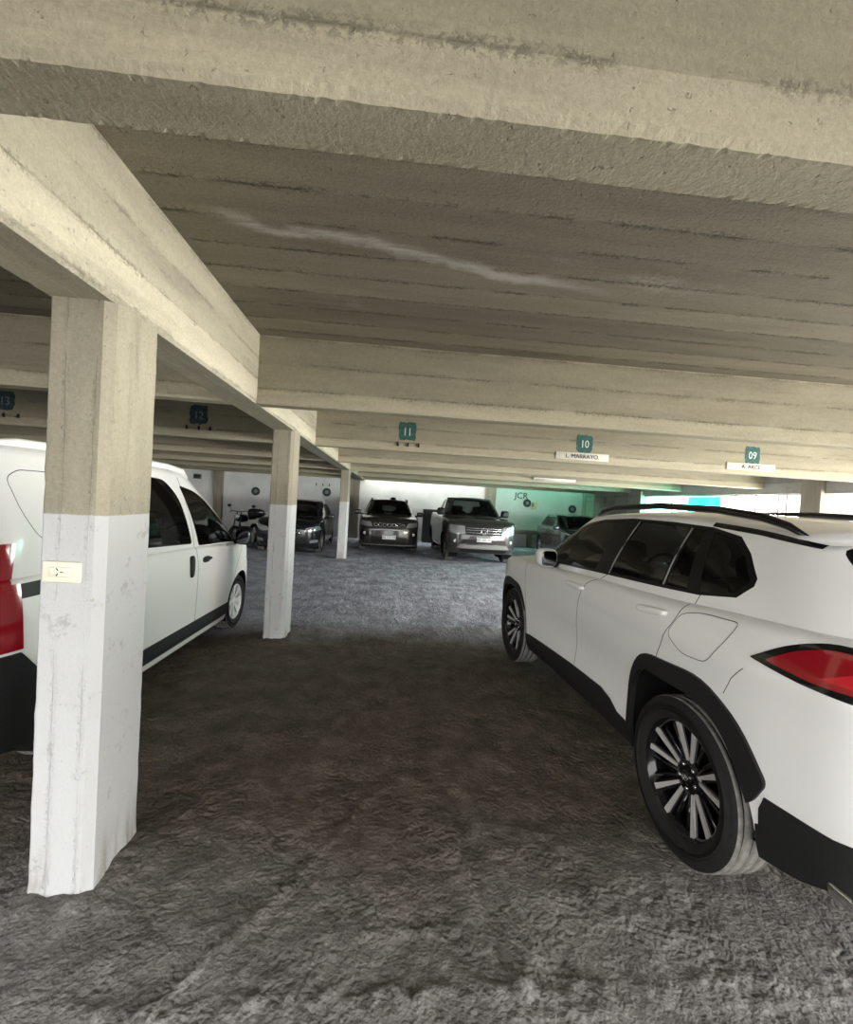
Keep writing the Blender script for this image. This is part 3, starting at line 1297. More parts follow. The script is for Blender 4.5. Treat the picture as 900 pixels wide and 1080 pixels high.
def concrete_run(p0, p1, w, z0, z1, step, seed, rough=.006, groove=0.0):
    """a beam from p0 to p1 (left edge of its width is the given line), arrises crumbled a little"""
    b = MB()
    a, c = Vector(p0), Vector(p1)
    t = (c - a).normalized()
    nrm = Vector((t.y, -t.x, 0))                                       # to the right of the run
    prof = [(0, z1), (0, z0 + .05), (0, z0 + .016), (.010, z0), (.024, z0), (w * .5 - .004, z0), (w * .5, z0 + .004 * groove), (w * .5 + .004, z0), (w - .024, z0), (w - .010, z0), (w, z0 + .016), (w, z0 + .05), (w, z1)]
    n = max(2, int((c - a).length / step))
    rows = []
    for i in range(n + 1):
        p = a + (c - a) * (i / n)
        r = []
        for k, (q, z) in enumerate(prof):
            v = Vector((p.x, p.y, 0)) + nrm * q
            if 0 < k < len(prof) - 1:
                s = .25 * noise.noise(Vector((v.x * 9, v.y * 9, z * 5 + seed))) + .8 * noise.noise(Vector((v.x * 42, v.y * 42, seed))) + .5 * noise.noise(Vector((v.x * 90, v.y * 90, seed)))
                z = z + max(s, 0) * rough * (1.2 if k in (2, 10) else .8 if k in (3, 9) else 0)
            r.append(b.bm.verts.new((v.x, v.y, z)))
        rows.append(r)
    for x, y in zip(rows, rows[1:]):
        for k in range(len(prof) - 1):
            b.bm.faces.new((x[k], y[k], y[k + 1], x[k + 1]))
    b.bm.faces.new(rows[0])
    b.bm.faces.new(rows[-1])
    return b


structure('girder', concrete_run((GX0, ROOF_Y0, 0), (GX0, YW, 0), GX1 - GX0, HB, HS, .018, 3, .006, 1.0), M_BEAM_L,
          'long pale concrete girder running over the row of columns', 'beam')
ORD = ['nearest, above the camera and filling the top of the photo', 'second from the camera, ending at the girder corner', 'third from the camera, carrying the bay numbers',
       'fourth from the camera', 'fifth from the camera, with the tube lamp', 'sixth from the camera', 'last before the white back wall']
for i, y in enumerate(BEAM_Y):
    w = .145 if i == 0 else .16
    structure('beam', concrete_run((XW, y + w, 0), (GX1, y + w, 0), -w if False else w, HB, HS, .06, i * 7.3) if False else concrete_run((GX1, y + w, 0), (XW, y + w, 0), w, HB, HS, .012 if i == 0 else .05, i * 7.3, .008 if i == 0 else .006),
              M_BEAM_T, 'concrete cross beam right of the girder, ' + ORD[i], 'beam')
for i, y in enumerate(BEAM_Y[1:]):
    structure('beam', concrete_run((LEFT_X, y + .16, 0), (GX0, y + .16, 0), .16, HB, HS, .12, i * 5.1 + 50), M_BEAM_T,
              'shadowed concrete cross beam left of the girder, ' + ['crossing behind the front column', 'with the faint bay numbers', 'third over the white van', 'fourth over the white van', 'fifth over the white van', 'last before the back wall'][i], 'beam')


def column(x0, x1, y0, y1, z1, seed):
    b = MB()
    ch = .032
    prof = [(x0, y0 + .012), (x0 + .012, y0), (x1 - ch, y0), (x1, y0 + ch), (x1, y1 - .012), (x1 - .012, y1), (x0 + .012, y1), (x0, y1 - .012)]
    n = 40
    rows = []
    for k in range(n + 1):
        z = -.06 + (z1 + .06) * k / n
        r = []
        for (x, y) in prof:
            s = noise.noise(Vector((x * 6, y * 6, z * 8 + seed))) * .0012 + noise.noise(Vector((x * 20, y * 20, z * 26 + seed))) * .0016
            fl = .004 * math.exp(-max(z, 0) / .04)                     # splayed, crumbling foot
            cx, cy = (x0 + x1) / 2, (y0 + y1) / 2
            q = 1 + s / .12 + fl * (1 + .8 * noise.noise(Vector((x * 15, y * 15, seed)))) / .12
            r.append(b.bm.verts.new((cx + (x - cx) * q, cy + (y - cy) * q, z)))
        rows.append(r)
    m = len(prof)
    for a, c in zip(rows, rows[1:]):
        for i in range(m):
            b.bm.faces.new((a[i], a[(i + 1) % m], c[(i + 1) % m], c[i]))
    b.bm.faces.new(rows[-1])
    return b


for i, (y, lab) in enumerate([(1.85, 'nearest concrete column, white below, carrying a power socket'),
                              (5.14, 'middle concrete column, white below, beyond the white van'),
                              (12.03, 'far concrete column, white below, between two parked dark cars')]):
    structure('column', column(-1.318, -1.090, y, y + .345, HB + .006, i * 11.0), M_COLM, lab, 'column')

# back wall with piers, left wall, facade on the right
b = MB()
b.box(((LEFT_X + XW) / 2 + .1, YW + .1, HS / 2), (XW - LEFT_X + .6, .2, HS + .1))
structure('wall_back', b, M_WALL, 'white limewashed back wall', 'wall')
for i, (x0, x1, lab) in enumerate([(-6.86, -6.55, 'concrete pier on the back wall beyond the white van'), (-1.62, -1.25, 'concrete pier on the back wall left of the dark grey SUV'),
                                   (3.84, 4.26, 'concrete pier on the back wall behind the grey pickup')]):
    b = MB()
    b.box(((x0 + x1) / 2, YW - .06, HS / 2), (x1 - x0, .24, HS), .01)
    structure('pier', b, M_COLW, lab, 'pier')
b = MB()
b.box((LEFT_X - .1, 8.6, HS / 2), (.2, 20.2, HS + .1))
structure('wall_left', b, M_WALL, 'far left side wall', 'wall')
b = MB()
b.box((XW + .1, (YW + ROOF_Y0) / 2, .45), (.18, YW - ROOF_Y0, 1.0), .01)
structure('wall_right', b, M_PARA, 'low concrete parapet of the open right side', 'wall')
b = MB()
b.box((XW + .1, (YW + ROOF_Y0) / 2, 2.53), (.2, YW - ROOF_Y0, .66), .01)
structure('trim_1', b, M_PARA, 'concrete lintel over the open right side', 'lintel')
for i, (y0, y1, lab) in enumerate([(7.85, 8.27, 'facade column on the right, above the roof of the white SUV'), (13.95, 14.25, 'facade column on the right near the back corner')]):
    b = MB()
    b.box((XW + .06, (y0 + y1) / 2, HS / 2), (.30, y1 - y0, HS), .012)
    structure('pier', b, M_COLW, lab, 'pier')
# metal framed window in the strip, and teal sheeting in the last bay
def frame_window(name, y0, y1, z0, z1, mull, mats, label, rails=()):
    b = MB()
    for y in [y0, y1] + list(mull):
        b.box((XW + .1, y, (z0 + z1) / 2), (.05, .035, z1 - z0), .004)
    for z in [z0, z1] + list(rails):
        b.box((XW + .1, (y0 + y1) / 2, z), (.05, y1 - y0, .035), .004)
    return tag(b.build(name, mats), label, 'window', None, 'structure')


frame_window('window_1', 8.27, 13.95, .97, 2.19, [8.75, 8.95, 9.55, 10.15, 12.6], [ALU], 'long thin-framed opening along the right side', ())
b = MB()
b.box((XW + .1, 16.4, HS / 2), (.16, 4.4, HS), .01)
for k in range(5):
    b.box((XW + .01, 14.9 + k * .85, 1.5), (.05, .12, 1.6), .01)
structure('trim_2', b, M_PARA, 'dim ribbed infill wall in the back right corner', 'wall')

def teal_sheet_mat(name, c0, c1, clear):
    m, nt, bs = new_mat(name)
    h = NT(nt)
    nt.nodes.remove(bs)
    tl = h.n('ShaderNodeBsdfTranslucent')
    df = h.n('ShaderNodeBsdfDiffuse')
    P = h.pos()
    c = h.mix(h.ramp(h.noise(P, 3, 3, .5), [(.3, 0.0), (.7, 1.0)]), c0, c1)
    h.link(c, tl.inputs[0])
    h.link(c, df.inputs[0])
    mx = h.n('ShaderNodeMixShader')
    mx.inputs[0].default_value = .25
    h.link(tl.outputs[0], mx.inputs[1])
    h.link(df.outputs[0], mx.inputs[2])
    tr = h.n('ShaderNodeBsdfTransparent')
    tr.inputs[0].default_value = (*c1, 1)
    mx2 = h.n('ShaderNodeMixShader')
    mx2.inputs[0].default_value = clear
    h.link(mx.outputs[0], mx2.inputs[1])
    h.link(tr.outputs[0], mx2.inputs[2])
    h.link(mx2.outputs[0], nt.nodes['Material Output'].inputs[0])
    return m


M_TEAL = teal_sheet_mat('teal_translucent_sheet', (.06, .60, .50), (.12, .72, .62), .1)
M_TEAL3 = teal_sheet_mat('green_tint_sheet', (.16, .62, .46), (.25, .80, .62), .35)  # for the unseen sheet added to tint the skylight
M_TEAL2 = teal_sheet_mat('pale_translucent_sheet', (.55, .90, .86), (.65, .95, .92), .5)


def hung_sheet(name, y0, y1, z0, z1, x, label, mat=None):
    b = MB()
    n = 24
    rows = []
    for i in range(n + 1):
        y = y0 + (y1 - y0) * i / n
        q = .012 * math.sin(i * 1.9) + .006 * math.sin(i * 4.3)
        rows.append([b.bm.verts.new((x + q, y, z0)), b.bm.verts.new((x + q * .6, y, (z0 + z1) / 2)), b.bm.verts.new((x, y, z1))])
    for a, c in zip(rows, rows[1:]):
        b.bm.faces.new((a[0], c[0], c[1], a[1]))
        b.bm.faces.new((a[1], c[1], c[2], a[2]))
    for f in b.bm.faces:
        f.smooth = True
    o = b.build(name, mat or M_TEAL)
    so = o.modifiers.new('thickness', 'SOLIDIFY')
    so.thickness = .002
    return tag(o, label, 'sheet')


hung_sheet('shade_sheet', 10.75, 12.0, 1.0, 2.17, XW + .17, 'turquoise sheet hung outside the middle of the long opening')
hung_sheet('shade_sheet', 12.06, 13.9, 1.0, 2.17, XW + .17, 'paler turquoise sheet at the far end of the long opening', M_TEAL2)

b = MB()
rows = []
for k in range(81):
    x = 4.1 + 3.9 * k / 80
    q = .025 * math.sin(k * math.pi / 2.5)
    rows.append((b.bm.verts.new((x, 17.70, HS + .23 + q)), b.bm.verts.new((x, 18.75, HS + .20 + q))))
for p, q in zip(rows, rows[1:]):
    b.bm.faces.new((p[0], q[0], q[1], p[1]))
o = b.build('tint_sheet', M_TEAL3)  # unseen sheet added over the roof gap to wash the back wall green
o.modifiers.new('thickness', 'SOLIDIFY').thickness = .003
tag(o, 'added green translucent corrugated sheet tinting the light from the roof gap at the back wall', 'sheet')

# buildings across the street, seen pale through the opening
M_FAC = plain('pale_rendered_facade', (.78, .77, .74), .9, speck=.1)
for i, (y0, y1, hgt, lab) in enumerate([(6.0, 15.0, 7.0, 'pale building across the street beyond the long opening'), (15.6, 26.0, 5.0, 'pale low building across the street past the corner')]):
    b = MB()
    b.box((24.0, (y0 + y1) / 2, hgt / 2), (5, y1 - y0, hgt), .02)
    for k in range(int((y1 - y0) / 1.8)):
        for z in (1.6, 4.4):
            if z + 1 < hgt:
                b.box((21.5, y0 + 1.2 + k * 1.8, z), (.08, .9, 1.2), mi=1)
    tag(b.build('building', [M_FAC, GREYM]), lab, 'building')


# ------------------------------------------------------------------ car: white SUV on the right
def mir(poly):
    return [(-a, b) for a, b in poly]


def gauss(t, c, w):
    return math.exp(-((t - c) / w) ** 2)


def white_suv():
    def bump(y, z):
        g = .022 * (gauss(y, -1.40, .55) * gauss(z, .78, .34) + gauss(y, 1.32, .5) * gauss(z, .75, .32))
        g -= .030 * gauss(z, .62, .17) * gauss(y, -.05, .95)           # hollow in the lower doors
        g += .014 * gauss(z, 1.02, .06) * gauss(y, -1.3, 1.4)           # shoulder crease
        return g
    sp = dict(
        hw=.925, belt=1.10, step=.038, nv=26, gn=10, nx=14, bump=bump,
        plan=[(2.27, 0), (2.25, .35), (2.17, .62), (2.0, .80), (1.75, .885), (1.345, .912), (.5, .903), (-.5, .903), (-1.345, .912), (-1.8, .885), (-2.06, .815), (-2.20, .66), (-2.26, .4), (-2.27, 0)],
        top=[(-2.33, 1.205), (-2.0, 1.215), (-1.5, 1.20), (-1.0, 1.170), (-.3, 1.145), (.5, 1.110), (1.1, 1.10), (1.4, 1.09), (1.75, 1.045), (2.0, .965), (2.27, .87)],
        bottom=[(-2.3, .46), (-2.0, .375), (-1.85, .315), (-1.65, .285), (-.9, .27), (0, .275), (.9, .26), (1.6, .24), (2.0, .25), (2.3, .26)],
        side_in=[(.22, .07), (.29, .03), (.40, .006), (.6, 0), (.9, 0), (1.0, .002), (1.10, .022), (1.2, .05)],
        front_in=[(.2, .10), (.35, .02), (.5, 0), (.7, 0), (.85, .03), (.95, .07)],
        rear_in=[(.3, .10), (.42, .01), (.55, 0), (.7, .03), (.9, .055), (1.15, .06)],
        top_r=.045, crown=[(-2.3, .0), (0, .0), (1.1, .03), (1.6, .05), (2.2, .05)],
        gh_base=[(1.32, 0, 1.09), (1.28, .40, 1.09), (1.17, .68, 1.075), (1.0, .785, 1.08), (.45, .815, 1.105), (-.3, .825, 1.135), (-1.0, .825, 1.16), (-1.55, .80, 1.185), (-1.88, .75, 1.195), (-2.05, .60, 1.19), (-2.12, .3, 1.185), (-2.13, 0, 1.185)],
        gh_top=[(.60, 0, 1.605), (.57, .25, 1.60), (.47, .50, 1.58), (.27, .585, 1.580), (0, .61, 1.595), (-.5, .628, 1.61), (-1.0, .622, 1.60), (-1.35, .605, 1.575), (-1.58, .565, 1.545), (-1.70, .42, 1.55), (-1.74, .2, 1.555), (-1.75, 0, 1.555)],
        bulge=.026, roof_crown=.055,
        seats=[(.20, (-.37, .37)), (-.62, (-.40, 0, .40))])
    hd = .046
    c = Car(sp, 'suv', 'large white SUV with black wheel arches parked at the right', 'car', (2.33, 3.44, 0), hd)
    dlo = [(1.10, 1.11), (.88, 1.265), (.60, 1.435), (.43, 1.505), (.10, 1.560), (-.32, 1.587), (-.75, 1.585), (-1.07, 1.572), (-1.27, 1.538), (-1.375, 1.465), (-1.475, 1.36), (-1.478, 1.325), (-1.42, 1.262), (-1.20, 1.228), (-.93, 1.213), (-.18, 1.180), (.6, 1.142)]
    fg = [(1.05, 1.13), (.88, 1.25), (.60, 1.415), (.43, 1.484), (.10, 1.541), (-.24, 1.562), (-.14, 1.197), (.6, 1.158)]
    rg = [(-.36, 1.206), (-.43, 1.568), (-.72, 1.568), (-.91, 1.560), (-.905, 1.232)]
    vg = [(-.95, 1.234), (-.95, 1.558), (-1.03, 1.554), (-1.11, 1.240)]
    qg = [(-1.20, 1.246), (-1.10, 1.551), (-1.25, 1.520), (-1.355, 1.450), (-1.445, 1.35), (-1.447, 1.335), (-1.405, 1.282)]
    a_r = rounded([(-.87, .10), (-.86, .66), (-.96, .775), (-1.42, .785), (-1.58, .70), (-1.72, .44), (-1.72, .10)], [.02, .12, .10, .16, .12, .1, .02])
    c_r = rounded([(-.835, .10), (-.825, .68), (-.945, .86), (-1.42, .895), (-1.64, .785), (-1.765, .605), (-1.715, .51), (-1.66, .46), (-1.66, .10)], [.02, .10, .10, .16, .10, .03, .03, .02, .02])
    w_r = [(-.87, .27)] + [p for p in a_r if p[1] > .3] + [(-1.72, .34)]
    a_f = arc_poly(1.345, .375, .425, .10, 22, .82)
    w_f = [p for p in a_f if p[1] > .27]
    c_f = rounded([(.93, .10), (.94, .58), (1.09, .845), (1.60, .875), (1.80, .64), (1.83, .10)], [.02, .14, .16, .16, .14, .02])
    sill = [(.95, .10), (.95, .405), (.85, .418), (0, .452), (-.48, .462), (-.60, .44), (-.70, .395), (-.86, .385), (-.86, .10)]
    bump_r = [(-1.722, .10), (-1.722, .425), (-1.80, .45), (-1.98, .55), (-2.4, .62), (-2.4, .10)]
    bump_f = [(1.80, .10), (1.80, .36), (2.0, .44), (2.4, .46), (2.4, .10)]
    tl = rounded([(-1.645, 1.065), (-1.77, 1.155), (-1.89, 1.198), (-2.4, 1.20), (-2.4, 1.01), (-2.05, 1.02), (-1.83, 1.035)], [.01, .06, .05, 0, 0, .05, .05])
    tli = rounded([(-1.71, 1.072), (-1.79, 1.135), (-1.90, 1.178), (-2.4, 1.18), (-2.4, 1.055), (-2.05, 1.05), (-1.88, 1.048)], [.01, .05, .05, 0, 0, .04, .04])
    R_ = []
    door_f = [(.955, .40), (.97, .70), (1.03, 1.09), (.86, 1.3), (.5, 1.56), (-.05, 1.585), (-.40, 1.59), (-.325, 1.19), (-.16, 1.09), (-.085, .93), (-.055, .75), (-.06, .42)]
    door_r = [(-.066, .42), (-.061, .75), (-.091, .93), (-.166, 1.09), (-.33, 1.19), (-.405, 1.59), (-1.0, 1.582), (-1.07, 1.575), (-1.20, 1.24), (-1.165, 1.06), (-1.09, .90), (-1.07, .84), (-.82, .60), (-.84, .38)]
    R_.append(('front_door', 'side', door_f, [PAINT_W, INNER], dict(thick=.012, inner=1)))
    R_.append(('rear_door', 'side', door_r, [PAINT_W, INNER], dict(thick=.012, inner=1)))
    gap = .005
    R_.append(('seam', 'side', strip([(-.33, 1.19), (-.163, 1.09), (-.088, .93), (-.058, .75), (-.063, .43)], gap), None, {}))
    R_.append(('seam', 'side', strip([(1.03, 1.09), (.97, .70), (.955, .42)], gap), None, {}))
    R_.append(('seam', 'side', strip([(-1.215, 1.235), (-1.165, 1.06), (-1.09, .90), (-1.075, .86)], gap), None, {}))
    fu = rounded([(-1.165, 1.02), (-1.19, 1.13), (-1.32, 1.165), (-1.545, 1.175), (-1.48, 1.02), (-1.43, .962), (-1.27, .952)], [.03, .05, .05, .03, .06, .05, .05], 3)
    R_.append(('seam', 'side', strip(fu + [fu[0]], .0035), None, {}))
    ccx, ccy = sum(p[0] for p in fu) / len(fu), sum(p[1] for p in fu) / len(fu)
    fi = [(ccx + (a - ccx) * .97, ccy + (b_ - ccy) * .96) for a, b_ in fu]
    R_.append(('fuel_flap', 'side', fi, [PAINT_W], dict(off=.001)))
    R_.append(('seam', 'side', strip([(-1.635, 1.012), (-1.58, .95), (-1.545, .87)], .0035), None, {}))
    R_.append(('window_trim', 'side', dlo, [BLKT, INNER], dict(off=.001, thick=.010, inner=1)))
    R_.append(('side_window', 'side', fg, [GL_DK], dict(off=.0)))
    R_.append(('side_window', 'side', rg, [GL_DK], dict(off=.0)))
    R_.append(('side_window', 'side', vg, [GL_DK], dict(off=.0)))
    R_.append(('side_window', 'side', qg, [GL_DK], dict(off=.0)))
    R_.append(('drip_moulding', 'side', strip([(-1.06, 1.590), (-1.35, 1.566), (-1.62, 1.530)], .026), [BLKG], dict(off=.003)))
    R_.append(('sill_cladding', 'side', sill, [CLAD], dict(off=.010, thick=.02)))
    R_.append(('wheel_arch_cladding', 'side', c_r, [CLAD], dict(off=.016, thick=.03)))
    R_.append(('wheel_arch_cladding', 'side', c_f, [CLAD], dict(off=.016, thick=.03)))
    R_.append(('opening', 'side', a_r, None, {}))
    R_.append(('opening', 'side', a_f, None, {}))
    R_.append(('bumper_cladding', 'side', bump_r, [CLAD], dict(off=.006, thick=.02)))
    R_.append(('bumper_cladding', 'rear', [(-.9, .15), (.9, .15), (.9, .55), (-.9, .55)], [CLAD], dict(off=.006, thick=.02)))
    R_.append(('bumper_cladding', 'side', bump_f, [CLAD], dict(off=.006, thick=.02)))
    R_.append(('tail_lamp', 'side', tl, [BLKG], dict(off=.004, thick=.02, nx=.03)))
    R_.append(('lamp_lens', 'side', tli, [REDL], dict(off=.008, thick=.015, parent='tail_lamp', nx=.03)))
    R_.append(('lamp_core', 'side', [(-1.90, 1.070), (-2.03, 1.140), (-2.12, 1.145), (-2.07, 1.066)], [REDB], dict(off=.010, thick=.015, parent='tail_lamp', nx=.03)))
    R_.append(('tailgate', 'rear', [(-.47, .60), (.47, .60), (.47, 1.10), (-.47, 1.10)], [PAINT_W, INNER], dict(thick=.012, inner=1)))
    rw = rounded([(-.66, 1.225), (.66, 1.225), (.535, 1.53), (-.535, 1.53)], .05)
    R_.append(('rear_window', 'rear', rw, [GL_DK], dict(off=.002)))
    ws = rounded([(-.66, 1.11), (.66, 1.11), (.49, 1.575), (-.49, 1.575)], .04)
    R_.append(('windscreen', 'front', ws, [GL_WS], dict(off=.002, where=lambda p: p.z > 1.09)))
    hl = [(.50, .80), (.84, .83), (.84, .92), (.50, .88)]
    for pl in (hl, mir(hl)):
        R_.append(('headlight', 'front', pl, [LAMP], dict(off=.004, thick=.02)))
    R_.append(('grille', 'front', rounded([(-.42, .42), (.42, .42), (.48, .70), (.40, .86), (-.40, .86), (-.48, .70)], .04), [BLK], dict(off=.004, thick=.02)))
    c.panels(R_, PAINT_W)
    for f in (c.made.get('wheel_arch_cladding', []) + c.made.get('sill_cladding', [])):
        pass
    c.wells([w_r, w_f], .34)
    c.underbody()
    c.cabin()
    c.mirrors(.52, 1.195, PAINT_W, (.085, .075, .080), .05)
    c.handle(-.03, 1.052, PAINT_W, .25, parent='front_door')
    c.handle(-.98, 1.095, PAINT_W, .25, parent='rear_door', tilt=R(-6))
    # chrome edge strips between the door windows
    for side in (1, -1):
        for (y0, z0, y1, z1) in ((-.345, 1.20, -.42, 1.567), (-.928, 1.230, -.932, 1.558)):
            b = MB()
            p = [(y0 + (y1 - y0) * t / 6, z0 + (z1 - z0) * t / 6) for t in range(7)]
            b.tube([(side * (c.sx(y, z, side) + .002), y, z) for y, z in p], .005, seg=6)
            b.build('window_strip', [GREYM], c.root)
    # roof rails, gloss black, feet at both ends
    for side in (1, -1):
        b = MB()
        ysr = [.32, .24, .07, -.5, -1.0, -1.30, -1.44, -1.54]
        hgt = [.012, .045, .058, .060, .058, .050, .035, .008]
        b.tube([(side * .565, y, c.roof_z(side * .565, y) + h) for y, h in zip(ysr, hgt)], [.012, .020, .022, .022, .022, .022, .018, .010], 0, 10)
        b.build('roof_rail', [BLKG], c.root)
    b = MB()                                                            # tailgate spoiler over the rear glass
    n = 14
    top, bot, tip = [], [], []
    for k in range(n + 1):
        x = -.60 + 1.2 * k / n
        yy = -1.46 - .03 * (1 - (x / .6) ** 2)
        z = c.roof_z(x, yy) + .004
        top.append(b.bm.verts.new((x, yy + .04, z + .002)))
        yt = -1.79 - .05 * (1 - (x / .6) ** 2)
        tip.append(b.bm.verts.new((x * .97, yt, 1.575 + .025 * (1 - (x / .6) ** 2))))
        bot.append(b.bm.verts.new((x * .97, yt + .02, 1.545 + .025 * (1 - (x / .6) ** 2))))
    und = [b.bm.verts.new((v.co.x, -1.66, 1.535)) for v in bot]
    for k in range(n):
        b.bm.faces.new((top[k], top[k + 1], tip[k + 1], tip[k]))
        b.bm.faces.new((tip[k], tip[k + 1], bot[k + 1], bot[k]))
        b.bm.faces.new((bot[k], bot[k + 1], und[k + 1], und[k]))
    b.bm.faces.new((top[0], tip[0], bot[0], und[0]))
    b.bm.faces.new((top[n], tip[n], bot[n], und[n]))
    for f in b.bm.faces:
        f.smooth = True
    b.build('spoiler', [PAINT_W], c.root)
    for side in (1, -1):                                                # exhaust trims
        b = MB()
        b.lathe([(-2.28, .045), (-2.32, .048), (-2.32, .040), (-2.24, .038)], 'Y', (side * .52, 0, .33), 24)
        b.build('exhaust_tip', [CHR], c.root)
    for side in (1, -1):                                                # bright trim at the bumper corner
        b = MB()
        x = c.sx(-2.0, .42, side)
        b.se((side * x, -2.02, .385), (.020, .055, .022), .6, .6)
        b.build('bumper_trim', [CHR], c.root)
    c.plate(-1, .82, 'AE 706 KD')
    c.wheels(1.345, -1.285, .812, .380, .235, .278, 'twin', 0.0, .036)
    return c


# ------------------------------------------------------------------ van at the left
def white_van():
    def bump(y, z):
        return .02 * (gauss(y, 1.42, .45) + gauss(y, -1.40, .45)) * gauss(z, .6, .3)
    sp = dict(
        hw=.865, belt=1.08, step=.045, nv=24, gn=10, bump=bump,
        plan=[(2.17, 0), (2.14, .4), (2.04, .64), (1.86, .77), (1.55, .835), (1.0, .855), (.3, .858), (-.6, .858), (-1.4, .855), (-1.80, .835), (-1.95, .76), (-2.00, .5), (-2.01, 0)],
        top=[(-2.05, 1.13), (-1, 1.12), (-.4, 1.105), (.3, 1.075), (1.0, 1.03), (1.45, 1.00), (1.75, .97), (2.0, .90), (2.2, .80)],
        bottom=[(-2.05, .32), (-1.7, .25), (-1.0, .19), (1.0, .19), (1.8, .21), (2.2, .24)],
        side_in=[(.15, .06), (.22, .02), (.30, .0), (.6, -.004), (.9, 0), (1.05, .015), (1.2, .04)],
        front_in=[(.2, .08), (.35, .0), (.55, 0), (.7, .03), (.9, .12)],
        rear_in=[(.3, .03), (.5, 0), (.9, .01), (1.2, .03)],
        top_r=.04, crown=[(-2, 0), (1.3, 0), (1.6, .03), (2.1, .04)],
        gh_base=[(1.84, 0, .985), (1.80, .40, .98), (1.66, .67, .975), (1.48, .775, .985), (.9, .805, 1.02), (.2, .822, 1.06), (-.8, .828, 1.095), (-1.5, .825, 1.11), (-1.84, .80, 1.115), (-1.96, .70, 1.115), (-1.985, .4, 1.115), (-1.99, 0, 1.115)],
        gh_top=[(.66, 0, 1.785), (.63, .28, 1.78), (.52, .55, 1.755), (.30, .645, 1.750), (0, .672, 1.765), (-.35, .685, 1.775), (-.9, .695, 1.78), (-1.4, .692, 1.78), (-1.72, .675, 1.775), (-1.84, .58, 1.77), (-1.87, .3, 1.775), (-1.87, 0, 1.775)],
        bulge=.03, roof_crown=.04, seats=[(.35, (-.38, .38))])
    c = Car(sp, 'van', 'white delivery van parked at the left behind the nearest column', 'van', (-2.622, 4.181, 0), -.03)
    R_ = []
    gap = .006
    door = [(1.13, .36), (1.22, .72), (1.49, 1.0), (1.24, 1.165), (.62, 1.56), (.34, 1.69), (.16, 1.70), (.26, 1.09), (.29, .86), (.25, .36)]
    slid = [(.245, .36), (.285, .86), (.255, 1.09), (.155, 1.71), (-.70, 1.755), (-.74, .36)]
    w_f = rounded([(1.42, 1.035), (1.20, 1.165), (.62, 1.515), (.40, 1.595), (.20, 1.640), (.145, 1.625), (.44, 1.085)][::1], [.03, .05, .06, .06, .03, .03, .03])
    w_f = rounded([(1.43, 1.03), (1.19, 1.165), (.60, 1.520), (.40, 1.59), (.13, 1.635), (.36, 1.075)], [.03, .06, .08, .06, .04, .03])
    w_s = rounded([(.215, 1.105), (.06, 1.53), (-.13, 1.675), (-.62, 1.70), (-.66, 1.15)], [.04, .10, .08, .05, .05])
    band = lambda w: strip(w + [w[0]], .03)
    R_.append(('front_door', 'side', door, [PAINT_V, INNER], dict(thick=.012, inner=1)))
    R_.append(('sliding_door', 'side', slid, [PAINT_V, INNER], dict(thick=.012, inner=1)))
    R_.append(('seam', 'side', strip([(.15, 1.71), (.255, 1.09), (.287, .86), (.25, .38)], gap), None, {}))
    R_.append(('seam', 'side', strip([(1.50, 1.0), (1.22, .72), (1.13, .38)], gap), None, {}))
    R_.append(('seam', 'side', strip([(-.70, 1.76), (-.74, .40)], gap), None, {}))
    st = rounded([(-1.70, 1.62), (-1.62, 1.66), (-.95, 1.66), (-.95, 1.25), (-1.40, 1.25), (-1.55, 1.30), (-1.66, 1.45)], [.05, .03, .03, .05, .1, .1, .1])
    R_.append(('seam', 'side', strip(st + [st[0]], .004), None, {}))
    R_.append(('side_window', 'side', w_f, [GL_DK], dict(off=.001)))
    R_.append(('side_window', 'side', w_s, [GL_DK], dict(off=.001)))
    R_.append(('sliding_rail', 'side', [(-1.84, 1.01), (-.76, 1.01), (-.76, 1.085), (-1.84, 1.085)], [BLK], dict(off=.003, thick=.01)))
    R_.append(('sill_cladding', 'side', [(1.06, .26), (1.08, .385), (-.9, .385), (-.9, .26)], [CLAD], dict(off=.008, thick=.02)))
    R_.append(('bumper', 'side', [(-1.60, .15), (-1.60, .60), (-1.72, .745), (-2.2, .745), (-2.2, .15)], [CLAD], dict(off=.012, thick=.03)))
    R_.append(('bumper', 'rear', [(-.9, .15), (.9, .15), (.9, .60), (-.9, .60)], [CLAD], dict(off=.012, thick=.03)))
    R_.append(('bumper', 'side', [(1.86, .15), (1.86, .42), (2.3, .50), (2.3, .15)], [CLAD], dict(off=.008, thick=.02)))
    R_.append(('tail_lamp', 'side', rounded([(-1.80, .76), (-1.815, 1.29), (-2.2, 1.29), (-2.2, .76)], .03), [REDL], dict(off=.006, thick=.02)))
    R_.append(('corner_glass', 'side', rounded([(-1.79, 1.30), (-1.835, 1.64), (-2.2, 1.64), (-2.2, 1.30)], .03), [BLKG], dict(off=.003)))
    q = [(.66, .76), (.9, .76), (.9, 1.29), (.66, 1.29)]
    for pl in (q, mir(q)):
        R_.append(('tail_lamp', 'rear', pl, [REDL], dict(off=.006, thick=.02)))
    for s in (1, -1):
        R_.append(('rear_window', 'rear', rounded([(s * .06, 1.16), (s * .60, 1.16), (s * .55, 1.62), (s * .06, 1.62)], .05), [GL_DK], dict(off=.002)))
    R_.append(('seam', 'rear', strip([(0, .6), (0, 1.77)], .008), None, {}))
    a_f = arc_poly(1.405, .315, .365, .16, 22)
    a_r = arc_poly(-1.25, .315, .36, .16, 22)
    R_.append(('opening', 'side', a_f, None, {}))
    R_.append(('opening', 'side', a_r, None, {}))
    R_.append(('windscreen', 'front', rounded([(-.70, 1.02), (.70, 1.02), (.53, 1.745), (-.53, 1.745)], .05), [GL_WS], dict(off=.002, where=lambda p: p.z > .99)))
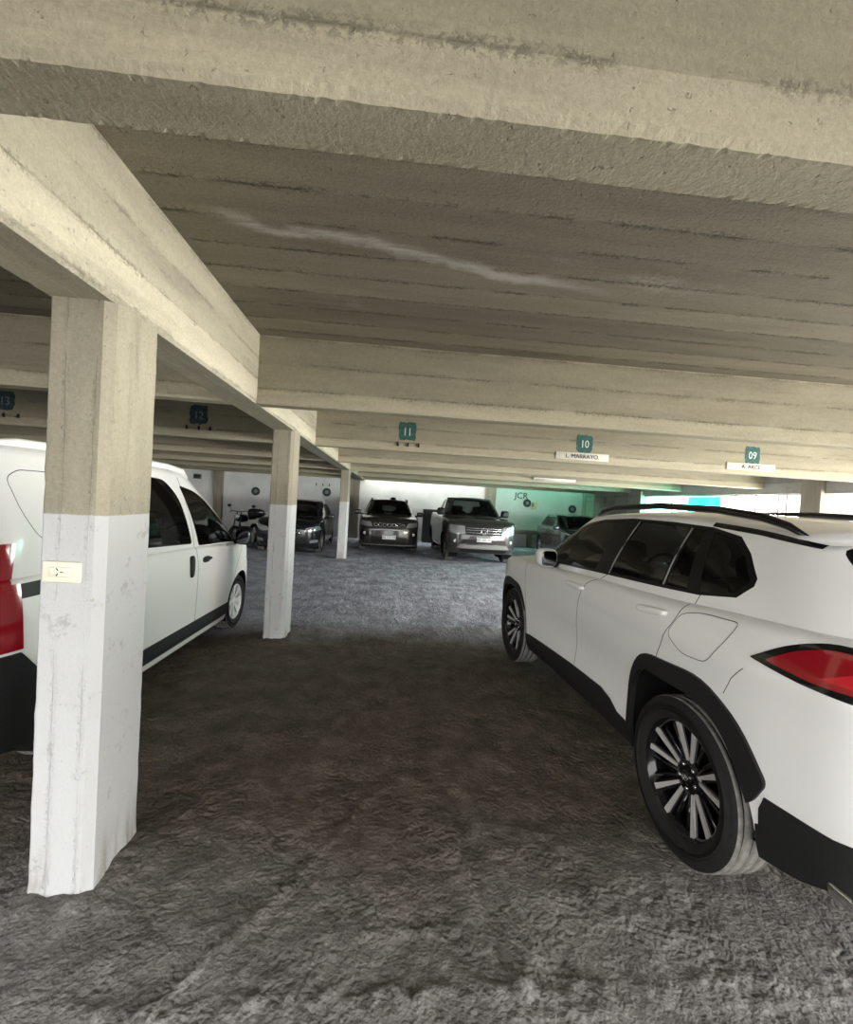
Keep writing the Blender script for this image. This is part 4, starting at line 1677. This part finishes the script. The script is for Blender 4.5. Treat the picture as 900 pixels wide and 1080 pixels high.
    hl = [(.42, .72), (.80, .75), (.80, .95), (.55, .92)]
    for pl in (hl, mir(hl)):
        R_.append(('headlight', 'front', pl, [LAMP], dict(off=.004, thick=.02)))
    R_.append(('grille', 'front', [(-.36, .60), (.36, .60), (.40, .80), (-.40, .80)], [BLK], dict(off=.004, thick=.02)))
    c.panels(R_, PAINT_V)
    c.wells([a_f, a_r], .30)
    c.underbody()
    c.cabin()
    c.mirrors(1.30, 1.10, BLK, (.10, .07, .10), .05)
    for side in (1, -1):                                                # black recessed handles
        x = c.sx(-.17, .90, side)
        b = MB()
        b.se((side * (x + .004), .165 - .02, .905), (.022, .030, .10), .6, .6)
        b.build('door_handle', [BLK], c.root)
        x = c.sx(.46, .93, side)
        b = MB()
        b.se((side * (x + .002), .46, .935), (.012, .085, .030), .8, .8)
        b.se((side * (x + .016), .47, .940), (.012, .075, .014), .6, .6)
        b.build('door_handle', [BLK], c.root)
        b = MB()
        x = c.sx(1.72, .80, side)
        b.se((side * (x + .002), 1.70, .80), (.006, .022, .014), .8, .8)
        b.build('side_repeater', [GREYM], c.root)
        b = MB()                                                        # raised roof rail
        yy = [.45, .35, .1, -.8, -1.5, -1.75]
        b.tube([(side * .63, y, c.roof_z(side * .63, y) + h) for y, h in zip(yy, (.0, .022, .03, .03, .022, .0))], [.016, .024, .026, .026, .024, .016], 0, 8)
        b.build('roof_rail', [PAINT_V], c.root)
    c.plate(-1, .66, 'AD 481 RL')
    c.wheels(1.405, -1.25, .745, .312, .185, .215, 'petal')
    return c


# ------------------------------------------------------------------ cars at the back, nose towards the camera
def generic_spec(f, r, hw, hz, cy, cz, belt, hy, rz, rr, tail, clr, top_extra=None, step=.07):
    return dict(
        hw=hw, belt=belt, step=step, nv=16, gn=6, nx=10,
        bump=lambda y, z: .018 * (gauss(y, f - .87, .45) + gauss(y, r + .9, .45)) * gauss(z, .6, .3),
        plan=[(f, 0), (f - .03, .42 * hw), (f - .10, .70 * hw), (f - .28, .90 * hw), (f - .65, .975 * hw), (0, .985 * hw), (r + .6, .97 * hw), (r + .22, .90 * hw), (r + .05, .65 * hw), (r, .3 * hw), (r, 0)],
        top=[(r, belt), (tail, belt + .015), (0, belt), (cy - .3, cz), (cy, cz - .005), (f - .45, hz), (f - .15, hz - .05), (f, hz - .11)],
        bottom=[(r, clr + .10), (r + .5, clr), (f - .5, clr), (f, clr + .03)],
        side_in=[(.1, .09), (clr, .06), (clr + .15, .01), (.6, 0), (belt - .2, 0), (belt - .05, .015), (belt + .05, .04)],
        front_in=[(clr - .05, .10), (clr + .15, .01), (.45, 0), (.7, .01), (hz - .15, .05), (hz, .12)],
        rear_in=[(clr, .08), (.45, 0), (.7, .02), (belt, .05)],
        top_r=.055, crown=[(r, 0), (cy - .5, .0), (cy, .02), (f - .4, .045), (f, .04)],
        gh_base=[(cy + .13, 0, cz), (cy + .08, .46 * hw, cz), (cy - .06, .77 * hw, cz - .01), (cy - .3, .865 * hw, cz), ((cy + tail) / 2, .885 * hw, belt - .005), (tail + .4, .87 * hw, belt), (tail + .10, .76 * hw, belt), (tail, .4 * hw, belt), (tail, 0, belt)],
        gh_top=[(hy, 0, rz), (hy - .02, .32 * hw, rz - .006), (hy - .09, .57 * hw, rz - .022), (hy - .3, .66 * hw, rz - .015), ((hy + rr) / 2, .69 * hw, rz), (rr + .3, .665 * hw, rz - .02), (rr + .08, .58 * hw, rz - .035), (rr, .3 * hw, rz - .02), (rr, 0, rz - .02)],
        bulge=.025, roof_crown=.04, seats=[(hy - .15, (-.37, .37)), (hy - 1.0, (-.38, .38))])


def common_regions(sp, f, r, hw, hz, cy, cz, belt, hy, rz, rr, tail, wf, wr, wrad, paint, cut_rear=True):
    R_ = []
    mid = (wf + wr) / 2 + .05
    clr = .3
    R_.append(('front_door', 'side', [(wf - .48, .40), (cy - .12, belt - .06), (cy - .25, belt + .05), (hy - .2, rz - .05), (mid - .12, rz - .04), (mid, belt), (mid, .40)], [paint, INNER], dict(thick=.012, inner=1)))
    e = wr + .5
    R_.append(('rear_door', 'side', [(mid - .008, .40), (mid - .008, belt), (mid - .13, rz - .04), (max(rr + .25, mid - .95), rz - .05), (max(tail + .3, e - .12), belt), (e, .55), (e, .40)], [paint, INNER], dict(thick=.012, inner=1)))
    R_.append(('side_window', 'side', rounded([(cy - .14, belt + .035), (hy - .12, rz - .09), (mid - .10, rz - .075), (mid + .03, belt + .045)], .03), [GL_MD], dict(off=.001)))
    R_.append(('side_window', 'side', rounded([(mid - .05, belt + .045), (mid - .17, rz - .075), (rr + .42, rz - .09), (tail + .42, belt + .055)], .04), [GL_DK], dict(off=.001)))
    af, ar = arc_poly(wf, wrad, wrad + .06, .14, 18), arc_poly(wr, wrad, wrad + .06, .14, 18)
    R_.append(('opening', 'side', af, None, {}))
    R_.append(('opening', 'side', ar, None, {}))
    R_.append(('windscreen', 'front', rounded([(-.75 * hw, cz + .03), (.75 * hw, cz + .03), (.555 * hw, rz - .045), (-.555 * hw, rz - .045)], .05), [GL_WS], dict(off=.002, where=lambda p: p.z > cz + .005)))
    if cut_rear:
        R_.append(('rear_window', 'rear', rounded([(-.66 * hw, belt + .06), (.66 * hw, belt + .06), (.54 * hw, rz - .07), (-.54 * hw, rz - .07)], .05), [GL_DK], dict(off=.002, where=lambda p: p.z > belt + .01)))
    return R_, [af, ar]


def wipers(c, cy, cz):
    for x0, x1 in ((.05, .55), (-.5, 0)):
        b = MB()
        pts = []
        for t in range(5):
            x = x0 + (x1 - x0) * t / 4
            z = cz + .03 + .05 * t / 4
            pts.append((x, c.fy(x, z) + .012, z))
        b.tube(pts, .008, seg=5)
        b.build('wiper', [BLK], c.root)


def grey_suv():
    f, r, hw, hz, cy, cz, belt, hy, rz, rr, tail = 2.19, -2.2, .91, 1.04, .98, 1.10, 1.12, .25, 1.61, -1.65, -2.05
    sp = generic_spec(f, r, hw, hz, cy, cz, belt, hy, rz, rr, tail, .22)
    c = Car(sp, 'suv', 'dark grey SUV with slotted grille parked nose out beside the far column', 'car', (-.03, 15.84, 0), math.pi + .02)
    R_, wl = common_regions(sp, f, r, hw, hz, cy, cz, belt, hy, rz, rr, tail, 1.318, -1.318, .345, PAINT_G)
    hl = rounded([(.50, .80), (.56, .93), (.86, .95), (.88, .84), (.70, .79)], .03)
    R_.append(('grille', 'front', rounded([(-.50, .79), (.50, .79), (.54, .92), (-.54, .92)], .03), [BLK], dict(off=-.01, thick=.02)))
    for pl in (hl, mir(hl)):
        R_.append(('headlight', 'front', pl, [LAMP], dict(off=.006, thick=.02)))
    fl = rounded([(.60, .50), (.62, .64), (.86, .66), (.86, .52)], .03)
    for pl in (fl, mir(fl)):
        R_.append(('fog_lamp_recess', 'front', pl, [BLK], dict(off=-.012, thick=.02)))
    R_.append(('air_intake', 'front', rounded([(-.50, .30), (.50, .30), (.55, .50), (-.55, .50)], .04), [CLAD], dict(off=-.01, thick=.02)))
    R_.append(('bumper_lip', 'front', [(-.9, .15), (.9, .15), (.9, .27), (-.9, .27)], [GREYM], dict(off=.01, thick=.02)))
    c.panels(R_, PAINT_G)
    c.wells(wl)
    c.underbody()
    c.cabin()
    for k in range(7):                                                  # seven chrome-ringed slots
        x = (k - 3) * .135
        b = MB()
        y = c.fy(x, .86) + .006
        pts = [(x + .052 * math.copysign(abs(math.cos(t)) ** .5, math.cos(t)), y, .857 + .045 * math.copysign(abs(math.sin(t)) ** .5, math.sin(t))) for t in [2 * math.pi * q / 20 for q in range(21)]]
        b.tube(pts, .007, seg=6, cap=False)
        b.build('grille_slot', [CHR], c.root)
    b = MB()
    b.tube([(x, c.fy(x, .72) + .012, .72 - .03 * (abs(x) / .6) ** 2) for x in [-.60 + .1 * k for k in range(13)]], .020, seg=8)
    b.build('bumper_strip', [SILP], c.root)
    for s in (1, -1):
        b = MB()
        b.lathe([(0, .045), (.015, .05), (.02, .04), (.012, .001)], 'Y', (s * .73, c.fy(s * .73, .58) - .01, .585), 20)
        b.build('fog_lamp', [LAMP], c.root)
        b = MB()
        b.tube([(s * .60, .15, c.roof_z(.6, .15) + .01), (s * .60, 0, c.roof_z(.6, 0) + .045), (s * .60, -1.2, c.roof_z(.6, -1.2) + .045), (s * .6, -1.5, c.roof_z(.6, -1.5) + .01)], .018, seg=8)
        b.build('roof_rail', [BLKG], c.root)
    b = MB()
    b.se((-.12, -.05, c.roof_z(-.12, -.05) + .03), (.10, .22, .04), .9, .9)
    b.build('roof_pod', [BLKG], c.root)
    wipers(c, cy, cz)
    c.mirrors(.72, 1.17, PAINT_G)
    c.handle(.0, 1.0, PAINT_G, parent='front_door')
    c.handle(-.95, 1.02, PAINT_G, parent='rear_door')
    c.plate(1, .50, 'AE 517 CF')
    c.wheels(1.318, -1.318, .79, .345, .225, .225, 'five')


def grey_pickup():
    f, r, hw, hz, cy, cz, belt, hy, rz, rr, tail = 2.43, -2.80, .985, 1.17, .98, 1.24, 1.25, .42, 1.795, -.98, -1.16
    sp = generic_spec(f, r, hw, hz, cy, cz, belt, hy, rz, rr, tail, .28)
    c = Car(sp, 'pickup_truck', 'grey double-cab pickup with a round front badge parked nose out at the back', 'pickup truck', (2.50, 14.50, 0), math.pi + .018)
    R_, wl = common_regions(sp, f, r, hw, hz, cy, cz, belt, hy, rz, rr, tail, 1.548, -1.548, .385, PAINT_P)
    hl = rounded([(.50, .83), (.52, 1.03), (.90, 1.05), (.92, .86), (.75, .80)], .03)
    for pl in (hl, mir(hl)):
        R_.append(('headlight', 'front', pl, [LAMP], dict(off=.008, thick=.02)))
    R_.append(('grille', 'front', rounded([(-.49, .80), (.49, .80), (.51, 1.02), (-.51, 1.02)], .02), [BLK], dict(off=-.008, thick=.02)))
    R_.append(('air_intake', 'front', rounded([(-.62, .56), (.62, .56), (.58, .68), (-.58, .68)], .03), [BLK], dict(off=-.01, thick=.02)))
    R_.append(('skid_strip', 'front', [(-.72, .44), (.72, .44), (.64, .53), (-.64, .53)], [GREYM], dict(off=.012, thick=.02)))
    R_.append(('lower_intake', 'front', [(-.60, .33), (.60, .33), (.66, .42), (-.66, .42)], [BLK], dict(off=-.005, thick=.02)))
    c.panels(R_, PAINT_P)
    c.wells(wl)
    c.underbody()
    c.cabin()
    b = MB()
    for z in (.86, .93, .985):
        b.tube([(x, c.fy(x, z) + .014, z) for x in [-.49 + .07 * k for k in range(15)]], .012, seg=6)
    b.build('grille_bar', [CHR], c.root)
    yb = c.fy(0, .91) + .02                                             # round badge: ring with two stacked letter strokes
    b = MB()
    b.lathe([(yb - .02, .092), (yb + .008, .095), (yb + .014, .086), (yb + .006, .080)], 'Y', (0, 0, .915), 32)
    b.lathe([(yb - .002, .081), (yb - .002, .0005)], 'Y', (0, 0, .915), 32, mi=1)
    for s in (1, -1):
        b.tube([(s * .030, yb + .004, .915 + .070), (0, yb + .004, .915 + .012)], .007, seg=6)
        b.tube([(s * .066, yb + .004, .915 + .040), (s * .034, yb + .004, .915 - .066), (0, yb + .004, .915 - .006)], .007, seg=6)
    b.build('badge', [CHR, BLKG], c.root)
    for s in (1, -1):
        b = MB()
        b.lathe([(0, .045), (.018, .05), (.024, .038), (.014, .001)], 'Y', (s * .76, c.fy(s * .76, .62) - .005, .62), 20)
        b.build('fog_lamp', [LAMP], c.root)
        b = MB()
        b.box((s * .90, .1, .40), (.14, 1.7, .05), .015)
        b.build('side_step', [BLK], c.root)
    b = MB()
    b.box((0, -2.0, 1.20), (1.45, 1.45, .02), .005)
    b.build('bed_cover', [BLK], c.root)
    wipers(c, cy, cz)
    c.mirrors(.74, 1.36, BLK, (.12, .08, .11), .08)
    c.handle(.0, 1.1, CHR, parent='front_door')
    c.handle(-.90, 1.1, CHR, parent='rear_door')
    c.plate(1, .69, 'AD 205 PH')
    c.wheels(1.548, -1.548, .825, .385, .245, .235, 'five')


def dark_hatch(loc, heading, label, paint, text):
    f, r, hw, hz, cy, cz, belt, hy, rz, rr, tail = 2.02, -2.0, .885, .90, 1.02, .97, .98, .20, 1.43, -1.55, -1.92
    sp = generic_spec(f, r, hw, hz, cy, cz, belt, hy, rz, rr, tail, .17)
    c = Car(sp, 'hatchback', label, 'car', (*loc, 0), heading)
    R_, wl = common_regions(sp, f, r, hw, hz, cy, cz, belt, hy, rz, rr, tail, 1.27, -1.27, .305, paint)
    hl = rounded([(.46, .62), (.50, .72), (.82, .78), (.86, .68), (.66, .60)], .03)
    for pl in (hl, mir(hl)):
        R_.append(('headlight', 'front', pl, [LAMP], dict(off=.006, thick=.02)))
    R_.append(('grille', 'front', rounded([(-.40, .52), (.40, .52), (.43, .66), (-.43, .66)], .04), [BLKG], dict(off=-.008, thick=.02)))
    R_.append(('air_intake', 'front', rounded([(-.55, .26), (.55, .26), (.50, .40), (-.50, .40)], .03), [BLK], dict(off=-.01, thick=.02)))
    fl = rounded([(.60, .32), (.62, .40), (.80, .41), (.80, .33)], .02)
    for pl in (fl, mir(fl)):
        R_.append(('fog_lamp', 'front', pl, [LAMP], dict(off=.006, thick=.02)))
    c.panels(R_, paint)
    c.wells(wl)
    c.underbody()
    c.cabin()
    b = MB()
    b.tube([(x, c.fy(x, .59) + .012, .59) for x in [-.38 + .076 * k for k in range(11)]], .010, seg=6)
    b.build('grille_bar', [CHR], c.root)
    wipers(c, cy, cz)
    c.mirrors(.72, 1.02, paint, (.10, .07, .065))
    c.handle(.0, .88, paint, parent='front_door')
    c.handle(-.9, .90, paint, parent='rear_door')
    c.plate(1, .46, text)
    c.wheels(1.27, -1.27, .77, .305, .205, .2, 'five')


white_suv()
white_van()
grey_suv()
grey_pickup()
dark_hatch((-2.75, 14.42), math.pi + .02, 'near-black hatchback parked nose out between the middle and far columns', PAINT_B, 'AB 930 TS')
dark_hatch((6.35, 15.1), math.pi, 'dark hatchback at the back right, mostly hidden behind the white SUV', PAINT_D, 'AC 118 MV')


# ------------------------------------------------------------------ motorcycle in the shade behind the van
def motorcycle():
    t = tag(empty('motorcycle', (-4.35, 14.3, 0), R(172)), 'black motorcycle with a top box in the shade beyond the white van', 'motorcycle')
    for y, nm in ((.66, 'front_wheel'), (-.62, 'rear_wheel')):
        b = MB()
        b.lathe([(-.05, .24), (-.055, .28), (-.03, .305), (.03, .305), (.055, .28), (.05, .24)], c=(0, y, .30), seg=32, closed=True)
        b.lathe([(-.02, .235), (.02, .235), (.02, .215), (-.02, .215)], c=(0, y, .30), seg=32, closed=True, mi=1)
        b.tube([(-.06, y, .30), (.06, y, .30)], .03, 1)
        for k in range(8):
            a = 2 * math.pi * k / 8
            b.tube([(0, y, .30), (0, y + .22 * math.cos(a), .30 + .22 * math.sin(a))], .006, 1, 5)
        b.build('wheel', [RUB, GREYM], t)
    b = MB()
    for s in (1, -1):
        b.tube([(s * .08, .66, .30), (s * .08, .48, .80), (s * .06, .42, .98)], .02, seg=8)
    b.build('fork', [STEEL], t)
    b = MB()
    b.tube([(0, .42, .90), (0, .30, .50), (0, -.20, .35), (0, -.62, .30)], .03)
    b.se((0, .05, .40), (.15, .22, .16), .6, .6)
    b.build('frame', [STEEL], t)
    b = MB()
    b.se((0, .20, .80), (.15, .26, .12), .8, .7)
    b.build('fuel_tank', [PAINT_B], t)
    b = MB()
    b.se((0, -.28, .80), (.14, .36, .06), .6, .6)
    b.build('saddle', [BLK], t)
    b = MB()
    b.se((0, -.72, .92), (.22, .18, .15), .5, .4)
    b.build('top_box', [BLK], t)
    b = MB()
    b.tube([(-.36, .26, .98), (-.2, .38, 1.02), (0, .42, 1.0), (.2, .38, 1.02), (.36, .26, .98)], .013)
    b.build('handlebar', [STEEL], t)
    b = MB()
    b.lathe([(.50, .06), (.58, .085), (.60, .075), (.585, .001)], 'Y', (0, 0, .86), 24)
    b.build('headlight', [LAMP], t)
    for s in (1, -1):
        b = MB()
        b.tube([(s * .30, .28, 1.0), (s * .36, .30, 1.14)], .006)
        b.se((s * .37, .30, 1.17), (.06, .015, .04), .8, .8)
        b.build('mirror', [BLK], t)


motorcycle()

# ------------------------------------------------------------------ cabinet, ledge, post at the back wall
t = tag(empty('cabinet', (1.62, 18.28, 0)), 'plain dark box standing at the back wall between the grey SUV and the pickup', 'cabinet')
b = MB()
b.box((0, 0, .67), (.60, .40, 1.30), .01)
b.box((0, 0, .02), (.56, .36, .06))
b.build('case', [STEEL], t)
b = MB()
b.box((0, -.205, .68), (.54, .014, 1.2), .006)
b.build('door', [STEEL], t)

t = tag(empty('ledge', (5.75, 18.35, 0)), 'grey concrete ledge on legs along the back wall right of the pickup', 'ledge')
b = MB()
b.box((0, 0, .62), (2.9, .46, .16), .012)
b.build('slab', [M_COLW], t)
for x in (-1.2, 0, 1.2):
    b = MB()
    b.box((x, .08, .27), (.16, .26, .56), .01)
    b.build('leg', [M_COLW], t)

b = MB()
b.tube([(6.66, 18.0, -.02), (6.66, 18.0, 1.42)], .045, seg=14)
b.lathe([(1.42, .045), (1.45, .03), (1.455, .0005)], 'Z', (6.66, 18.0, 0), 14)
b.box((6.66, 18.0, .01), (.18, .18, .03), .004)
tag(b.build('post', [GREYM]), 'thin dark steel post in front of the back wall right of the pickup', 'post')

# ------------------------------------------------------------------ discs and lettering on the back wall
for x, z, lab in ((-5.31, 1.63, 'dark round disc on the back wall between the van and the middle column'),
                  (-2.55, 1.76, 'dark round disc above the near-black hatchback'),
                  (5.62, 1.80, 'dark round disc under the letters on the back wall'),
                  (7.55, 1.66, 'dark round disc near the back right corner')):
    t = tag(empty('wall_disc', (x, YW, z)), lab, 'disc', 'dark discs on the back wall')
    b = MB()
    b.lathe([(0, .165), (-.035, .165), (-.05, .15), (-.05, .085), (-.03, .08)], 'Y', seg=28)
    b.build('ring', [DISC], t)
    b = MB()
    b.lathe([(-.02, .085), (-.034, .08), (-.036, .0005)], 'Y', seg=24)
    b.build('centre', [DISCC], t)
o = text_mesh('JCR', .36, .004, Matrix.Translation((5.36, YW - .008, 2.08)) @ FACE_NY, 'wall_lettering', INK)
tag(o, 'letters JCR on the white back wall', 'lettering')
b = MB()
b.box((5.93, YW - .006, 1.70), (.20, .012, .30), .003)
b.box((5.86, YW - .013, 1.74), (.10, .006, .16), mi=1)
tag(b.build('sticker', [YEL, GREYM]), 'yellowish sticker beside the disc under the letters', 'sticker')
for k in range(3):
    b = MB()
    b.box((-2.98 + .26 * k, YW - .006, 2.05 - .0 * k), (.035, .012, .12 - .03 * (k == 1)), .003)
    tag(b.build('wall_mark', [INK]), 'short dark painted mark above the disc over the near-black hatchback', 'mark', 'row of three dark marks')
b = MB()
b.box((-7.55, YW - .012, 2.08), (.30, .024, .20), .004)
b.box((-7.55, YW - .026, 2.08), (.22, .004, .12), mi=1)
tag(b.build('wall_plate', [GREYM, INK]), 'small dark plate high on the back wall over the white van', 'plate')

# ------------------------------------------------------------------ bay numbers and name boards on the third beam
BY = BEAM_Y[2]
random.seed(5)


def bay_number(x, z, txt, lab, faint=False):
    t = tag(empty('bay_number', (x, BY, z)), lab, 'sign', 'painted bay numbers')
    b = MB()
    poly = []
    for k in range(22):
        a = 2 * math.pi * k / 22
        rr = .125 / max(abs(math.cos(a)), abs(math.sin(a)), .78) * (1 + random.uniform(-.08, .08))
        poly.append((rr * math.cos(a) * .95, rr * math.sin(a)))
    b.prism(poly, 0.0, .003, 0, FACE_NY)
    b.build('painted_patch', [TEALF if faint else TEAL], t)
    text_mesh(txt, .155, .001, Matrix.Translation((0, -.004, -.012)) @ FACE_NY @ Matrix.Diagonal((.85, 1, 1, 1)), 'digits', NUMF if faint else NUMW, t)


bay_number(.183, 2.590, '11', 'teal painted bay number 11 above the grey SUV')
bay_number(2.763, 2.594, '10', 'teal painted bay number 10 above the first name board')
bay_number(5.36, 2.602, '09', 'teal painted bay number 09 above the second name board')
bay_number(-2.66, 2.615, '12', 'dim painted bay number 12 on the shadowed beam left of the girder', True)
bay_number(-5.13, 2.625, '13', 'dim painted bay number 13 at the left photo edge', True)


def name_board(x, z, w, txt, lab):
    t = tag(empty('name_board', (x, BY, z)), lab, 'sign', 'cream name boards')
    b = MB()
    b.box((0, -.008, 0), (w, .014, .105), .003)
    b.build('board', [BOARD], t)
    text_mesh(txt, .085, .0015, Matrix.Translation((0, -.0185, -.004)) @ FACE_NY, 'lettering', INK, t)


name_board(2.735, 2.405, .79, 'L. MARRAYO.', 'cream name board with longer lettering under bay number 10')
name_board(5.34, 2.420, .77, 'A. ARCE', 'cream name board with shorter lettering under bay number 09')


def bolts(xs_, z, lab, grp):
    for x in xs_:
        b = MB()
        b.box((x, BY - .012, z), (.018, .024, .055), .003)
        b.lathe([(BY - .03, .0005), (BY - .03, .010), (BY - .02, .012)], 'Y', (x, 0, z - .01), 10)
        tag(b.build('anchor_bolt', [HOLE]), lab, 'bolt', grp)


bolts((.06, .20, .35), 2.402, 'dark bolt stub under the painted number over the dark grey SUV', 'bolts below number 11')
bolts((-2.81, -2.65, -2.50), 2.438, 'dark bolt stub on the shadowed beam above the white van roof', 'bolts below number 12')
bolts((-5.13, -4.95), 2.43, 'dark bolt stub on the shadowed beam at the left photo edge', 'bolts below number 13')

# hook hanging under the beam at the left edge
b = MB()
b.tube([(-2.60, 3.78, 2.312), (-2.60, 3.78, 2.27), (-2.585, 3.775, 2.255), (-2.60, 3.77, 2.235)], .005, seg=6)
tag(b.build('hook', [GREYM]), 'small pale hook hanging under the left beam beside the nearest column', 'hook')

# ------------------------------------------------------------------ tube lamp on the fifth beam
t = tag(empty('tube_lamp', (4.32, BEAM_Y[4], 2.395)), 'white tube lamp fixed to the fifth beam above the lettered wall', 'lamp')
b = MB()
b.box((0, -.03, .018), (1.16, .06, .045), .008)
b.build('housing', [LAMPB], t)
b = MB()
b.tube([(-.55, -.045, -.02), (.55, -.045, -.02)], .014, seg=10)
for s in (1, -1):
    b.box((s * .56, -.045, -.01), (.02, .03, .05), .003)
b.build('tube', [LAMPB], t)

# ------------------------------------------------------------------ socket on the nearest column
t = tag(empty('power_socket', (-1.228, 1.850, 1.271)), 'ivory power socket on the white front of the nearest column', 'socket')
b = MB()
b.box((0, -.006, 0), (.140, .016, .082), .006, seg=3)
b.build('wall_plate', [OUTLET], t)
b = MB()
b.box((.0, -.016, .001), (.080, .008, .040), .004, seg=3)
b.build('socket_insert', [OUTLET], t)
b = MB()
for (dx, dz, an) in ((-.010, .011, 35), (-.010, -.009, -35), (.006, .001, 90)):
    b.box((dx, -.0205, dz), (.003, .002, .011), mi=0, rot=Matrix.Rotation(R(-an), 4, 'Y'))
b.build('socket_slots', [HOLE], t)
